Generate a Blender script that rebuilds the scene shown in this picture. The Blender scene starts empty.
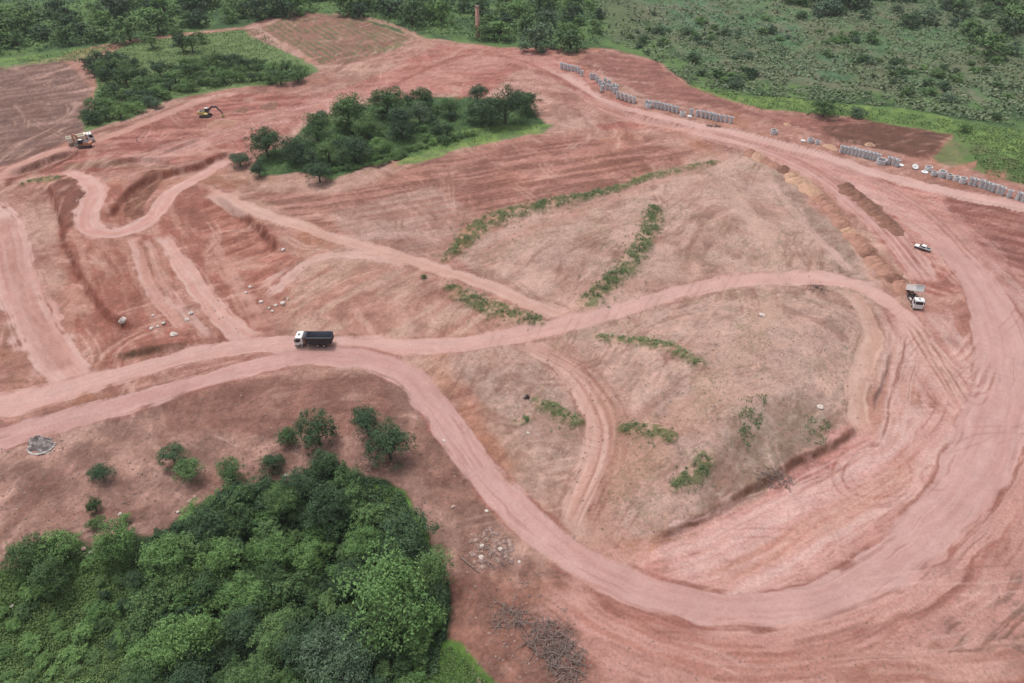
import bpy, bmesh, math, random
import numpy as np
from mathutils import Vector, Matrix, Euler

random.seed(7); rng = np.random.default_rng(7)
scene = bpy.context.scene
COL = scene.collection
PI = math.pi

# ---------------------------------------------------------------- camera model
TH = math.radians(39.5); HC = 103.0; F = 1024*24/36.0
CT, ST = math.cos(TH), math.sin(TH)

def P0(px, py, z=0.0):
    """photo pixel -> point of the ground plane (where a thing stands)"""
    x = (px-512.0)/F; v = (py-341.5)/F
    t = (HC-z)/(ST+v*CT)
    return x*t, (CT-v*ST)*t
def pxm(py):
    return F/(HC*F/(CT*(py-341.5)+ST*F))
def elev(py):
    return TH+math.atan((py-341.5)/F)

# ---------------------------------------------------------------- numpy noise
def _hash(ix, iy, seed):
    with np.errstate(over='ignore'):
        h = (ix.astype(np.uint32)*np.uint32(374761393)) ^ (iy.astype(np.uint32)*np.uint32(668265263)) ^ np.uint32((seed*2246822519) & 0xffffffff)
        h = (h ^ (h >> np.uint32(13)))*np.uint32(1274126177)
        h = (h ^ (h >> np.uint32(16)))*np.uint32(2654435761)
        h = h ^ (h >> np.uint32(15))
    return (h & np.uint32(0xffffff)).astype(np.float32)/np.float32(0xffffff)
def vnoise(x, y, seed=0):
    fx = np.floor(x); fy = np.floor(y)
    ix = fx.astype(np.int64); iy = fy.astype(np.int64)
    u = (x-fx).astype(np.float32); v = (y-fy).astype(np.float32)
    u = u*u*(3-2*u); v = v*v*(3-2*v)
    a = _hash(ix, iy, seed); b = _hash(ix+1, iy, seed)
    c = _hash(ix, iy+1, seed); d = _hash(ix+1, iy+1, seed)
    return (a*(1-u)+b*u)*(1-v)+(c*(1-u)+d*u)*v
def fbm(x, y, seed=0, octv=4, gain=0.5):
    s = 0; a = 1.0; tot = 0
    for o in range(octv):
        s = s+a*vnoise(x*(2**o)+o*17.3, y*(2**o)-o*9.1, seed+o*31); tot += a; a *= gain
    return s/tot
def sst(e0, e1, x):
    t = np.clip((x-e0)/(e1-e0), 0, 1); return t*t*(3-2*t)

# ---------------------------------------------------------------- colours
KEXP = 1.75
def lin(c):
    c = np.array(c, dtype=np.float32)/255.0
    return np.where(c <= 0.04045, c/12.92, ((c+0.055)/1.055)**2.4)
def A(r, g, b):
    if r > g+5: r, g, b = min(244, 136+(r-140)*1.12), min(235, g*1.02), min(230, b*1.015)
    return (lin((r, g, b))/KEXP).astype(np.float32)
PALE = A(214, 178, 169); ROAD = A(203, 161, 150); RED = A(178, 128, 116); DRED = A(144, 96, 86)
BROWN = A(138, 102, 93); GREY = A(168, 144, 131); TAN = A(192, 156, 140); PURP = A(136, 103, 96)
ORNG = A(184, 124, 92); SAND = A(206, 164, 138)
GRS = A(104, 130, 78); BGRS = A(132, 158, 86); DGRS = A(72, 96, 62); OLIVE = A(105, 112, 75)

# ---------------------------------------------------------------- curves
def spline(pts, step=5.0):
    p = np.array(pts, dtype=float)
    if len(p) < 3:
        n = max(2, int(np.hypot(*(p[1, :2]-p[0, :2]))/step))
        t = np.linspace(0, 1, n)[:, None]; return p[0]*(1-t)+p[1]*t
    q = np.vstack([2*p[0]-p[1], p, 2*p[-1]-p[-2]]); out = []
    for i in range(1, len(q)-2):
        n = max(2, int(np.hypot(*(q[i+1, :2]-q[i, :2]))/step))
        for t in np.linspace(0, 1, n, endpoint=False):
            out.append(0.5*((2*q[i])+(-q[i-1]+q[i+1])*t+(2*q[i-1]-5*q[i]+4*q[i+1]-q[i+2])*t*t+(-q[i-1]+3*q[i]-3*q[i+1]+q[i+2])*t**3))
    out.append(q[-2]); return np.array(out)
def wpath(pts, step=6.0):
    s = spline(pts, step); w = np.array([P0(a[0], a[1]) for a in s])
    extra = s[:, 2] if s.shape[1] > 2 else None
    return w, extra
def pdist(w, maxd, X, Y, extra=None):
    lo = w.min(0)-maxd; hi = w.max(0)+maxd
    idx = np.nonzero((X > lo[0]) & (X < hi[0]) & (Y > lo[1]) & (Y < hi[1]))[0]
    x = X[idx]; y = Y[idx]
    best = np.full(len(idx), 1e9); sg = np.zeros(len(idx)); al = np.zeros(len(idx)); ex = np.zeros(len(idx)); L = 0
    for i in range(len(w)-1):
        a = w[i]; b = w[i+1]; d = b-a; l = math.hypot(*d)
        if l < 1e-6: continue
        l0 = np.minimum(a, b)-maxd; h0 = np.maximum(a, b)+maxd
        s = np.nonzero((x > l0[0]) & (x < h0[0]) & (y > l0[1]) & (y < h0[1]))[0]
        if len(s):
            rx = x[s]-a[0]; ry = y[s]-a[1]
            t = np.clip((rx*d[0]+ry*d[1])/(l*l), 0, 1)
            ddx = rx-t*d[0]; ddy = ry-t*d[1]; dd = np.hypot(ddx, ddy)
            k = dd < best[s]; sk = s[k]
            best[sk] = dd[k]; sg[sk] = np.sign(d[0]*ry[k]-d[1]*rx[k]); al[sk] = L+t[k]*l
            if extra is not None: ex[sk] = extra[i]*(1-t[k])+extra[i+1]*t[k]
        L += l
    m = best < maxd
    return idx[m], (best*sg)[m], al[m], ex[m], L
def polysd(pts, X, Y, maxd=12.0, smooth=True):
    """signed distance to a polygon of photo points, inside positive; only points nearer than maxd or inside"""
    pp = list(pts)+[pts[0]]
    if smooth:
        q = np.array(pp); out = []
        for i in range(len(q)-1):
            n = max(1, int(np.hypot(*(q[i+1]-q[i]))/25))
            for k in range(n): out.append(q[i]+(q[i+1]-q[i])*k/n)
        pp = out+[out[0]]
    w = np.array([P0(a, b) for a, b in pp])
    lo = w.min(0)-maxd; hi = w.max(0)+maxd
    idx = np.nonzero((X > lo[0]) & (X < hi[0]) & (Y > lo[1]) & (Y < hi[1]))[0]
    x = X[idx]; y = Y[idx]
    ins = np.zeros(len(idx), bool); d2 = np.full(len(idx), 1e9)
    for i in range(len(w)-1):
        a = w[i]; b = w[i+1]
        c = ((a[1] > y) != (b[1] > y))
        if abs(b[1]-a[1]) > 1e-9:
            ins ^= c & (x < (b[0]-a[0])*(y-a[1])/(b[1]-a[1])+a[0])
        d = b-a; l2 = d@d
        if l2 < 1e-9: continue
        t = np.clip(((x-a[0])*d[0]+(y-a[1])*d[1])/l2, 0, 1)
        d2 = np.minimum(d2, (x-a[0]-t*d[0])**2+(y-a[1]-t*d[1])**2)
    sd = np.sqrt(d2)*np.where(ins, 1, -1)
    m = sd > -maxd
    return idx[m], sd[m]

# ---------------------------------------------------------------- terrain grid (world fan, fine near the site, coarse far off)
ys = np.concatenate([np.linspace(1100, 772, 24), np.arange(760, -115, -1.12)])
rowY = np.array([P0(512, y)[1] for y in ys])
r = rowY[-1]; far = []
while r < 4200: r *= 1.05; far.append(r)
rowY = np.concatenate([rowY, far])
xn = (np.arange(-70, 1095, 1.12)-512)/F
e = xn[-1]; ext = []; st = 0.004
while e < 2.2: st *= 1.12; e += st; ext.append(e)
ext = np.array(ext); colN = np.concatenate([-ext[::-1], xn, ext])
colN = np.unique(np.round(colN, 6))
NR, NC = len(rowY), len(colN)
zc = rowY*CT+HC*ST
X = (zc[:, None]*colN[None, :]).ravel().astype(np.float64)
Y = np.repeat(rowY, NC).astype(np.float64)
N = len(X)

# warped coordinates: natural, uneven outlines
w1x = X+1.2*(fbm(X/5, Y/5, 1, 3)-.5); w1y = Y+1.2*(fbm(X/5, Y/5, 2, 3)-.5)
w2x = X+7*(fbm(X/16, Y/16, 3, 5, .6)-.5); w2y = Y+7*(fbm(X/16, Y/16, 4, 5, .6)-.5)

col = np.zeros((N, 3), np.float32)
Z = np.zeros(N); rough = np.ones(N); roadm = np.zeros(N); vegm = np.zeros(N)
def blend(idx, m, c):
    m = np.clip(m, 0, 1).astype(np.float32)[:, None]
    col[idx] = col[idx]*(1-m)+np.asarray(c, np.float32)*m

# base soil: patches of several earths
b1 = fbm(X/38, Y/38, 11, 5, .55); b2 = fbm(X/9, Y/9, 12, 5, .6); b3 = fbm(X/2.2, Y/2.2, 13, 4, .6)
b4 = fbm((X*.94+Y*.34)/11, (-X*.34+Y*.94)/1.3, 14, 4, .6)
allidx = np.arange(N)
col[:] = RED
blend(allidx, sst(.42, .62, b1)*.7, TAN)
blend(allidx, sst(.5, .7, b2)*.45, DRED)
blend(allidx, sst(.48, .66, b4)*.35, ROAD)
blend(allidx, sst(.55, .75, fbm(X/14+50, Y/14, 15, 5, .6))*.4, ORNG)

regions = []
def region(pts, c, strength=1.0, edge=2.5, c2=None, sc=6.0, seed=0, veg=0.0, streak=None, rgh=None):
    idx, sd = polysd(pts, w2x, w2y, 14)
    edge *= .45; m = sst(-edge, edge, sd)*strength
    if c2 is not None:
        if streak:
            ang, ls, lc = streak; ca, sa = math.cos(ang), math.sin(ang)
            n = fbm((X[idx]*ca+Y[idx]*sa)/ls, (-X[idx]*sa+Y[idx]*ca)/lc, 40+seed, 4, .6)
        else:
            n = fbm(X[idx]/sc, Y[idx]/sc, 40+seed, 5, .6)
        cc = c[None, :]+(c2-c)[None, :]*sst(.38, .64, n)[:, None]
    else: cc = c
    blend(idx, m, cc)
    if veg: vegm[idx] = np.maximum(vegm[idx], m*veg)
    if rgh is not None: rough[idx] = rough[idx]*(1-m)+rgh*m
    return idx, sd

# tan hill in the middle
HILL = [(455, 262), (520, 215), (640, 178), (735, 150), (775, 168), (830, 220), (885, 290), (890, 345), (868, 425), (820, 455), (745, 495), (655, 545), (585, 535), (560, 470), (480, 400), (440, 360), (520, 335), (560, 318)]
region(HILL, A(196, 162, 149), .85, 3, A(182, 144, 131), 7, 1)
region([(770, 165), (800, 190), (850, 240), (882, 288), (850, 280), (815, 234), (770, 190)], A(172, 145, 132), .7, 2, A(158, 128, 116), 4, 2)
region([(590, 340), (690, 300), (840, 290), (880, 330), (860, 420), (760, 470), (700, 480), (600, 420)], A(184, 154, 143), .5, 4, A(202, 166, 152), 4, 3)
region([(470, 370), (540, 365), (585, 420), (580, 480), (540, 500), (480, 420)], A(180, 150, 138), .65, 4, A(164, 132, 120), 4, 4)
region([(700, 470), (740, 420), (800, 400), (840, 430), (800, 465), (740, 500), (700, 520)], A(150, 122, 108), .7, 3, GREY, 3, 5)
# pinkish middle slopes
region([(240, 190), (330, 195), (430, 160), (560, 135), (700, 150), (640, 180), (480, 215), (430, 262), (340, 240)], A(184, 130, 119), .75, 4, DRED, 8, 6, streak=(.35, 16, 1.6))
region([(330, 215), (430, 185), (480, 215), (440, 262), (350, 240)], A(186, 152, 140), .7, 4, A(176, 132, 120), 8, 7, streak=(.3, 18, 2))
region([(270, 240), (400, 262), (520, 310), (540, 325), (420, 345), (280, 335), (262, 305)], A(180, 131, 118), .7, 4, TAN, 6, 8, streak=(.9, 14, 2))
# left red cuttings
region([(60, 190), (200, 185), (270, 230), (300, 280), (260, 340), (120, 375), (60, 330)], A(168, 107, 96), .85, 4, A(186, 136, 122), 5, 9, streak=(-1.0, 12, 2.2))
region([(200, 195), (250, 215), (300, 265), (262, 300), (215, 250)], A(160, 98, 87), .8, 3, A(188, 130, 116), 5, 10, streak=(.9, 10, 1.5))
region([(0, 300), (40, 350), (70, 390), (0, 395)], A(160, 118, 100), .8, 3, RED, 5, 11)
region([(30, 175), (120, 130), (230, 95), (310, 95), (330, 110), (240, 155), (180, 165), (110, 172)], A(186, 126, 116), .85, 3, A(158, 96, 88), 6, 12, streak=(.25, 14, 2))
region([(150, 150), (240, 118), (300, 130), (232, 150), (180, 165)], A(196, 142, 130), .6, 3, A(170, 106, 96), 6, 13)
# dark brown hill, top left
region([(-80, 55), (60, 62), (95, 90), (85, 130), (40, 155), (-80, 190)], PURP, .97, 4, A(156, 122, 115), 8, 14, streak=(.5, 12, 2))
# brown slope between the low road and the wood
region([(-90, 445), (60, 425), (200, 395), (300, 372), (390, 372), (430, 410), (480, 490), (540, 560), (600, 610), (640, 683), (420, 760), (-90, 760)], A(152, 116, 107), .92, 4, A(176, 135, 123), 5, 15)
region([(160, 400), (330, 372), (390, 380), (400, 420), (300, 430), (160, 440)], A(156, 108, 97), .6, 4, DRED, 4, 16, streak=(.1, 8, 1.2))
region([(430, 400), (470, 470), (520, 540), (480, 570), (440, 500), (400, 440)], A(142, 105, 95), .8, 3, A(165, 122, 110), 2.5, 17)
region([(450, 570), (540, 560), (640, 640), (700, 700), (480, 720), (440, 640)], A(166, 116, 102), .75, 4, A(142, 98, 88), 4, 18)
# lower right: loop platform and slope
region([(630, 570), (700, 530), (760, 480), (850, 425), (935, 430), (960, 480), (930, 530), (850, 575), (760, 600), (660, 600)], A(206, 156, 148), .97, 1.5, A(190, 134, 126), 7, 19, streak=(.45, 18, 2.2))
region([(590, 600), (760, 640), (900, 600), (1010, 500), (1110, 420), (1110, 780), (600, 780)], A(168, 112, 101), .85, 5, A(190, 138, 127), 7, 20, streak=(.4, 20, 2))
region([(905, 640), (960, 590), (1030, 540), (1120, 500), (1120, 670), (980, 675)], A(146, 116, 106), .85, 3, A(166, 120, 108), 4, 21, streak=(-.7, 10, 1.2))
region([(54, 178), (70, 173), (84, 182), (87, 200), (82, 226), (66, 246), (58, 225)], A(152, 98, 85), .85, 1.2, A(128, 80, 70), 2.5, 60, streak=(1.4, 6, 1.0))
region([(124, 200), (152, 173), (172, 170), (168, 178), (150, 196), (140, 224), (128, 220)], A(146, 100, 82), .85, 1.0, A(126, 78, 66), 2.5, 61)
region([(125, 161), (150, 150), (184, 137), (186, 139), (152, 153), (128, 164)], A(134, 82, 72), .9, .5, A(150, 96, 84), 2, 62)
region([(60, 166), (110, 160), (165, 166), (176, 170), (110, 167), (62, 172)], A(166, 130, 112), .8, 1.0, A(150, 110, 94), 3, 63)
region([(0, 180), (40, 165), (76, 151), (76, 156), (40, 172), (0, 188)], A(126, 74, 64), .85, .8, A(150, 92, 80), 2, 64)
# right: dark field and haul area
region([(940, 198), (1024, 210), (1120, 230), (1120, 340), (1020, 320), (985, 275), (955, 235)], A(150, 92, 86), .85, 3, A(176, 122, 114), 8, 22, streak=(-.55, 18, 1.6))
region([(890, 310), (985, 290), (1000, 400), (940, 440), (870, 420), (895, 350)], A(186, 132, 122), .8, 4, A(168, 112, 102), 5, 23)
region([(690, 128), (760, 140), (830, 160), (945, 195), (955, 240), (990, 290), (930, 300), (890, 250), (830, 190), (760, 150)], A(196, 143, 133), .9, 3, A(176, 112, 102), 8, 24, streak=(-.62, 22, 1.5))
# top: platform, bank beyond the pipes
region([(300, 105), (380, 75), (440, 45), (540, 45), (600, 75), (640, 110), (700, 130), (600, 130), (540, 95), (430, 95), (340, 100)], A(190, 133, 123), .85, 3, A(178, 112, 103), 9, 25, streak=(.3, 16, 2))
region([(480, 98), (520, 68), (570, 78), (640, 120), (560, 130), (545, 100)], A(196, 158, 145), .75, 2, A(176, 134, 122), 6, 26)
region([(575, 62), (600, 50), (640, 52), (690, 84), (750, 110), (850, 120), (950, 132), (945, 162), (880, 150), (800, 128), (740, 112), (640, 92)], A(150, 101, 93), .92, 2, A(172, 118, 108), 6, 27, streak=(-.15, 14, 1.4))
region([(825, 128), (880, 118), (955, 134), (930, 158), (870, 150), (840, 142)], A(132, 90, 80), .9, 2, A(120, 84, 72), 3, 28, streak=(-.5, 10, 1.2))

# -- green ground
TOPG = [(-200, -130), (1300, -130), (1300, 190), (1024, 178), (960, 160), (955, 134), (850, 116), (760, 108), (700, 88), (660, 62), (610, 48), (500, 47), (420, 38), (345, 15), (290, 12), (240, 28), (150, 36), (95, 46), (60, 57), (0, 68), (-200, 80)]
region(TOPG, GRS, 1, 2, DGRS, 12, 30, veg=1, rgh=.6)
region([(600, -60), (1150, -60), (1150, 120), (1024, 110), (860, 90), (740, 78), (640, 30)], A(92, 116, 80), .8, 4, A(122, 132, 98), 7, 31)
for i, q in enumerate([[(640, 0), (720, 0), (735, 30), (660, 30)], [(770, 55), (840, 55), (850, 80), (790, 82)], [(720, 20), (800, 25), (800, 45), (740, 48)], [(900, 80), (940, 84), (935, 94), (895, 92)]]):
    region(q, A(86, 122, 92), .75, 3, A(100, 128, 96), 4, 32+i)
for i, q in enumerate([[(700, 40), (770, 30), (800, 70), (730, 70)], [(860, 60), (990, 75), (970, 95), (860, 88)], [(600, 0), (640, 0), (660, 40), (610, 40)]]):
    region(q, A(118, 112, 88), .6, 4, A(92, 102, 72), 4, 36+i)
fi, fsd = polysd([(600, -60), (1150, -60), (1150, 120), (1024, 112), (860, 92), (740, 80), (640, 34)], w2x, w2y, 4)
mo = fbm(X[fi]/6, Y[fi]/9, 350, 5, .65); mo2 = fbm(X[fi]/18, Y[fi]/26, 351, 4, .6)
blend(fi, sst(-2, 4, fsd)*sst(.52, .66, mo)*.75, A(126, 121, 100)); blend(fi, sst(-2, 4, fsd)*sst(.48, .34, mo)*.8, A(66, 90, 60))
blend(fi, sst(-2, 4, fsd)*sst(.55, .66, mo2)*.6, A(112, 112, 88)); blend(fi, sst(-2, 4, fsd)*sst(.44, .34, mo2)*.6, A(88, 124, 80))
region([(690, 84), (720, 92), (820, 100), (900, 108), (1000, 128), (1110, 145), (1110, 185), (1024, 170), (975, 158), (955, 134), (850, 116), (760, 108), (715, 96)], BGRS, .85, 2, A(108, 134, 74), 6, 39, veg=1)
region([(930, 160), (960, 136), (1024, 165), (1110, 180), (1110, 200), (1024, 186), (990, 176)], A(100, 126, 72), .85, 1.5, A(126, 120, 84), 3, 41, veg=.9)
for i, q in enumerate([[(948, 168), (975, 160), (972, 168), (950, 176)], [(985, 172), (1010, 170), (1010, 180), (990, 182)], [(930, 155), (945, 165), (935, 172)]]):
    region(q, A(184, 128, 112), .9, 1, A(160, 120, 96), 2, 42+i)
# green tongue upper left
region([(85, 130), (80, 118), (100, 100), (92, 62), (130, 42), (240, 30), (300, 60), (318, 72), (300, 82), (232, 88), (165, 100), (130, 118)], A(112, 138, 86), .95, 2, GRS, 6, 46, veg=1)
region([(0, 72), (0, 60), (60, 52), (110, 45), (95, 58), (40, 64)], BGRS, .6, 2, GRS, 5, 47, veg=1)
# furrowed plot
FUR = [(262, 28), (300, 12), (350, 16), (415, 38), (395, 50), (345, 66), (320, 66), (300, 52)]
idx, sd = region(FUR, A(168, 122, 110), .95, 1.5, A(150, 112, 98), 6, 48)
fx = (X[idx]*.82+Y[idx]*.57); fur = .5+.5*np.sin(fx*2*PI/3.6+3*fbm(X[idx]/10, Y[idx]/10, 5, 3))
blend(idx, sst(-1, 2, sd)*sst(.45, .8, fur)*sst(.3, .55, fbm(X[idx]/8, Y[idx]/8, 6, 4))*.85, A(108, 126, 84))
blend(idx, sst(-1, 2, sd)*sst(.42, .6, fbm(X[idx]/14+3, Y[idx]/14, 7, 4))*sst(-78, -40, X[idx])*.75, A(118, 136, 92))
Z[idx] += sst(-1, 2, sd)*.25*(fur-.5)
# grove clearing
GROVE = [(250, 170), (262, 152), (288, 146), (303, 130), (333, 112), (372, 101), (460, 98), (526, 102), (545, 128), (470, 145), (420, 156), (370, 165), (330, 180), (295, 172), (262, 176)]
region(GROVE, A(86, 112, 66), 1, 1.5, DGRS, 5, 50, veg=1)
region([(395, 164), (435, 138), (500, 126), (552, 124), (540, 133), (470, 148), (420, 163)], BGRS, .9, 1.2, GRS, 3, 51, veg=1)
# wood, lower left
WOOD = [(-120, 590), (0, 566), (20, 545), (60, 535), (95, 548), (120, 530), (160, 535), (190, 508), (240, 488), (300, 470), (335, 458), (375, 470), (402, 486), (418, 520), (432, 550), (458, 580), (458, 605), (446, 640), (460, 662), (490, 683), (520, 760), (-120, 760)]
region(WOOD, A(70, 90, 52), 1, 1.2, A(48, 66, 42), 4, 52, veg=1)
region([(-60, 575), (130, 545), (160, 600), (150, 720), (-60, 740)], A(98, 128, 64), .75, 2, A(76, 102, 56), 3, 53, veg=1)
region([(352, 478), (400, 484), (420, 525), (442, 562), (400, 556), (368, 512)], A(88, 120, 52), .9, 1, A(110, 142, 66), 3, 54, veg=1)
region([(420, 645), (450, 640), (500, 683), (540, 760), (400, 760)], A(104, 138, 64), .95, 1, A(88, 120, 56), 3, 55, veg=1)
region([(20, 181), (60, 176), (56, 181), (20, 187)], A(110, 126, 74), .8, .7, RED, 2, 56)

# ---- relief
Z += 1.6*(fbm(X/70, Y/70, 60, 3)-.5)
idx, sd = polysd([(590, 345), (700, 305), (850, 295), (880, 340), (862, 420), (800, 462), (740, 498), (665, 540), (600, 520), (612, 450), (590, 390)], X, Y, 30)
Z[idx] += 3.2*sst(-3, 16, sd)
idx, sd = polysd(WOOD, X, Y, 30)
Z[idx] -= 5.5*sst(-8, 22, sd)
idx, sd = polysd([(480, 240), (640, 185), (730, 158), (850, 275), (720, 285), (600, 310)], X, Y, 30)
Z[idx] += 2.2*sst(-4, 25, sd)
def bank(pts, h, width=2.5, fall=14.0, c=None, side=1):
    """a cut bank: ground on one side of the line stands higher; the face is freshly cut earth"""
    w, _ = wpath(pts)
    idx, s, t, _, L = pdist(w, fall*2, w1x, w1y)
    s = s*side; endf = sst(0, 6, t)*sst(0, 6, L-t)
    Z[idx] += h*endf*(sst(-width/2, width/2, s)-0.5)*np.exp(-(s/fall)**2)
    if c is not None:
        n = fbm(t/2.2, s/1.2, 77, 3)
        blend(idx, np.exp(-(s/(width*.5))**2)*endf*sst(.22, .55, n)*.92, c)
CUT = A(150, 86, 72)
bank([(48, 182), (58, 212), (68, 250), (88, 290), (112, 318), (140, 334)], 2.0, 2.4, 14, CUT)
bank([(108, 222), (128, 192), (160, 176), (200, 166), (236, 150)], 1.8, 1.6, 10, CUT, 1)
bank([(212, 196), (240, 214), (262, 232), (280, 256)], 2.6, 2.6, 10, A(140, 80, 68), 1)
bank([(0, 178), (40, 163), (78, 149)], 2.0, 1.6, 7, A(110, 66, 58), 1)
bank([(88, 168), (140, 160), (175, 166)], 1.4, 1.6, 7, A(150, 104, 92), 1)
bank([(155, 158), (180, 146), (205, 136)], 1.0, .8, 5, CUT, 1)
bank([(105, 360), (150, 352), (200, 345)], 1.4, 1.8, 6, A(120, 92, 72), 1)
bank([(44, 413), (110, 398), (190, 380), (262, 357)], -1.0, 1.8, 6, A(128, 92, 76), 1)
bank([(650, 545), (700, 520), (748, 494), (790, 468), (830, 448), (862, 424)], 1.3, 1.7, 10, A(146, 100, 85), 1)
bank([(500, 62), (556, 78), (596, 104), (640, 118), (690, 128)], 1.2, 1.4, 7, A(140, 88, 78), 1)
bank([(560, 66), (600, 92), (650, 104), (735, 120)], .9, 1.6, 8, A(166, 116, 104), 1)
bank([(892, 345), (884, 375), (872, 415)], -1.0, 1.2, 5, A(120, 80, 68), 1)

# ---- grading streaks left by blades and treads, following the lie of the land
phi = fbm(X/55, Y/55, 210, 2)*14+(X*.25+Y*.9)/7
g1 = fbm(phi*1.3, (X*.95-Y*.3)/13, 211, 4, .62); g2 = fbm(phi*4.5, (X*.95-Y*.3)/7, 212, 3, .6)
phi2 = fbm(X/40+9, Y/40, 213, 2)*10+(X*.8-Y*.5)/6
g3 = fbm(phi2*2.2, (X*.5+Y*.8)/11, 214, 4, .62); gm_ = sst(.42, .6, fbm(X/28, Y/28, 215, 3))
gg = (g1*.6+g2*.4)*(1-gm_)+g3*gm_
soil0 = 1-vegm
blend(allidx, sst(.55, .74, gg)*.5*soil0, A(206, 166, 152))
blend(allidx, sst(.45, .27, gg)*.42*soil0, A(144, 98, 88))
Z += soil0*.14*(gg-.5)
# ---- roads and tracks
def road(pts, hw=None, c=ROAD, c2=PALE, strength=1.0, edge=.9, streak=.6, dark=DRED, darkamt=.45, berm=.5, seed=0, issroad=True, lc=.55, ls=12.0, flat=True):
    w, ex = wpath(pts)
    mh = hw if hw else float(np.max(ex))
    idx, s, t, e2, L = pdist(w, mh*1.35+3, w1x, w1y, ex)
    if hw is None: H = e2
    else: H = np.full(len(idx), hw)
    a = np.abs(s); endf = sst(0, 5, t)*sst(0, 5, L-t)
    n1 = vnoise(s/lc+31, t/ls, seed+1)
    m = (1-sst(H-edge*.65, H+edge*.65, a+(vnoise(t/2.5, s/2, seed+5)-.5)*edge*1.6+(fbm(s/.5, t/9, seed+6, 2)-.5)*edge*2.6))*endf; n2 = vnoise(s/(lc*2.7)+11, t/(ls*2.2), seed+2); n3 = fbm(s/1.2, t/3.0, seed+3, 3)
    k = np.clip(.5+streak*((n1-.5)*1.2+(n2-.5)*1.3+(n3-.5)*.9), 0, 1)[:, None].astype(np.float32)
    cc = c[None]*(1-k)+c2[None]*k
    dk = (sst(.66, .86, .55*n1+.45*n2)*darkamt)[:, None].astype(np.float32)
    cc = cc*(1-dk)+dark[None]*dk
    blend(idx, (np.exp(-((a-H-.35)/.5)**2)*endf*berm*sst(.3, .75, vnoise(t/6, s/2, seed+9)))*strength*.95, dark)
    blend(idx, m*strength, cc)
    if flat:
        rough[idx] *= (1-.85*m*strength)
        Z[idx] += endf*(.16*np.exp(-((a-H-.6)/.7)**2)*berm*(.4+vnoise(t/3, s*0, seed+8))-.03*m*(n1-.5)*2*streak)*min(1, strength)
    if issroad: roadm[idx] = np.maximum(roadm[idx], m)
    vegm[idx] *= (1-m*strength)
def ruts(pts, gauge=1.9, w=.34, c=DRED, strength=.6, seed=0):
    """one vehicle's pair of wheel tracks"""
    wp, _ = wpath(pts)
    idx, s, t, _, L = pdist(wp, gauge/2+w*3, X, Y)
    d = np.abs(np.abs(s)-gauge/2); endf = sst(0, 4, t)*sst(0, 4, L-t)
    m = np.exp(-(d/w)**2)*endf*strength*(.45+.75*vnoise(t/2.5, s*0+seed, seed+4))
    blend(idx, m, c); Z[idx] -= .03*m

# wandering vehicle tracks over the open earth
rt = random.Random(5)
for q in range(150):
    px_, py_ = rt.uniform(0, 1024), rt.uniform(90, 660)
    if (px_ < 450 and py_ > 400) or (py_ < 200 and (px_ > 760 or 230 < px_ < 540)): continue
    a_ = rt.uniform(0, 6.28); k_ = rt.uniform(-.5, .5); pts = []; l_ = rt.uniform(14, 34)*(.4+py_/500)
    for j in range(4): pts.append((px_, py_)); px_ += l_*math.cos(a_); py_ += l_*.55*math.sin(a_); a_ += k_
    ruts(pts, 1.9, .32, rt.choice([A(146, 98, 86), A(150, 104, 92), A(212, 174, 160)]), rt.uniform(.3, .6), 300+q)

# spread-out trafficked ground first (soft), then the roads proper
road([(1030, 330), (1010, 300), (975, 265), (945, 235), (900, 205), (850, 180), (800, 160), (750, 142), (690, 127)], 9, A(200, 150, 141), PALE, .55, 4, 1.1, A(172, 108, 98), .7, 0, 101, False, .8, 25)
road([(560, 560, 9), (640, 612, 11), (740, 632, 12), (840, 612, 13), (930, 560, 13), (985, 490, 12), (1010, 410, 12), (1012, 340, 10)], None, A(194, 142, 132), A(202, 152, 142), .75, 5, .9, A(164, 106, 95), .6, 0, 102, False, .6, 9)
road([(660, 578), (720, 558), (790, 524), (850, 492), (905, 458), (945, 410)], 6.5, A(206, 158, 149), A(218, 182, 173), .75, 2.5, 1.1, A(180, 122, 112), .6, 0, 103, False, .8, 22)
road([(905, 305), (930, 345), (960, 390), (985, 430)], 9, A(196, 146, 136), PALE, .6, 4, 1.2, A(160, 100, 90), .8, 0, 104, False, .6, 18)
road([(905, 330), (895, 370), (890, 410), (880, 445)], 5, A(192, 142, 128), PALE, .7, 2, 1.2, A(150, 96, 84), .8, .2, 105, False, .6, 18)
road([(300, 105), (360, 98), (440, 75), (520, 60), (560, 80)], 9, A(192, 136, 126), A(206, 158, 148), .5, 4, 1.1, A(160, 94, 86), .6, 0, 106, False, .9, 22)
road([(130, 165), (210, 138), (300, 112), (330, 105)], 6, A(192, 138, 126), PALE, .5, 4, 1.1, A(150, 90, 80), .6, 0, 107, False, .9, 18)
for q in range(12):
    j1, j2, j3 = random.uniform(0, 46), random.uniform(0, 46), random.uniform(0, 50)
    ruts([(640+q*8, 640-j1*.6), (740, 655-j1), (850, 634-j2), (940, 575-j3), (1000, 495-j2*.8), (1018, 400)], 2.0, .33, A(156, 98, 86) if q % 2 else A(216, 178, 168), random.uniform(.25, .55), 110+q)
for dx_, hw_, st_ in ((0, 1.5, .6), (16, 1.0, .55), (30, .8, .5)):
    road([(575+dx_*.3, 585+dx_*.5), (640, 612+dx_), (742, 645+dx_), (830, 632+dx_), (905, 596+dx_), (970, 545+dx_), (1016, 470+dx_)], hw_, A(158, 100, 90), A(178, 116, 106), st_, .6, 1.2, A(140, 84, 74), .5, 0, 190+dx_, False, .4, 10)
road([(650, 580), (700, 592), (745, 600), (800, 590), (860, 568), (905, 540), (935, 505)], 1.3, A(150, 96, 86), A(170, 112, 102), .75, .5, 1.0, A(136, 84, 74), .4, 0, 189, False, .4, 9)
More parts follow.
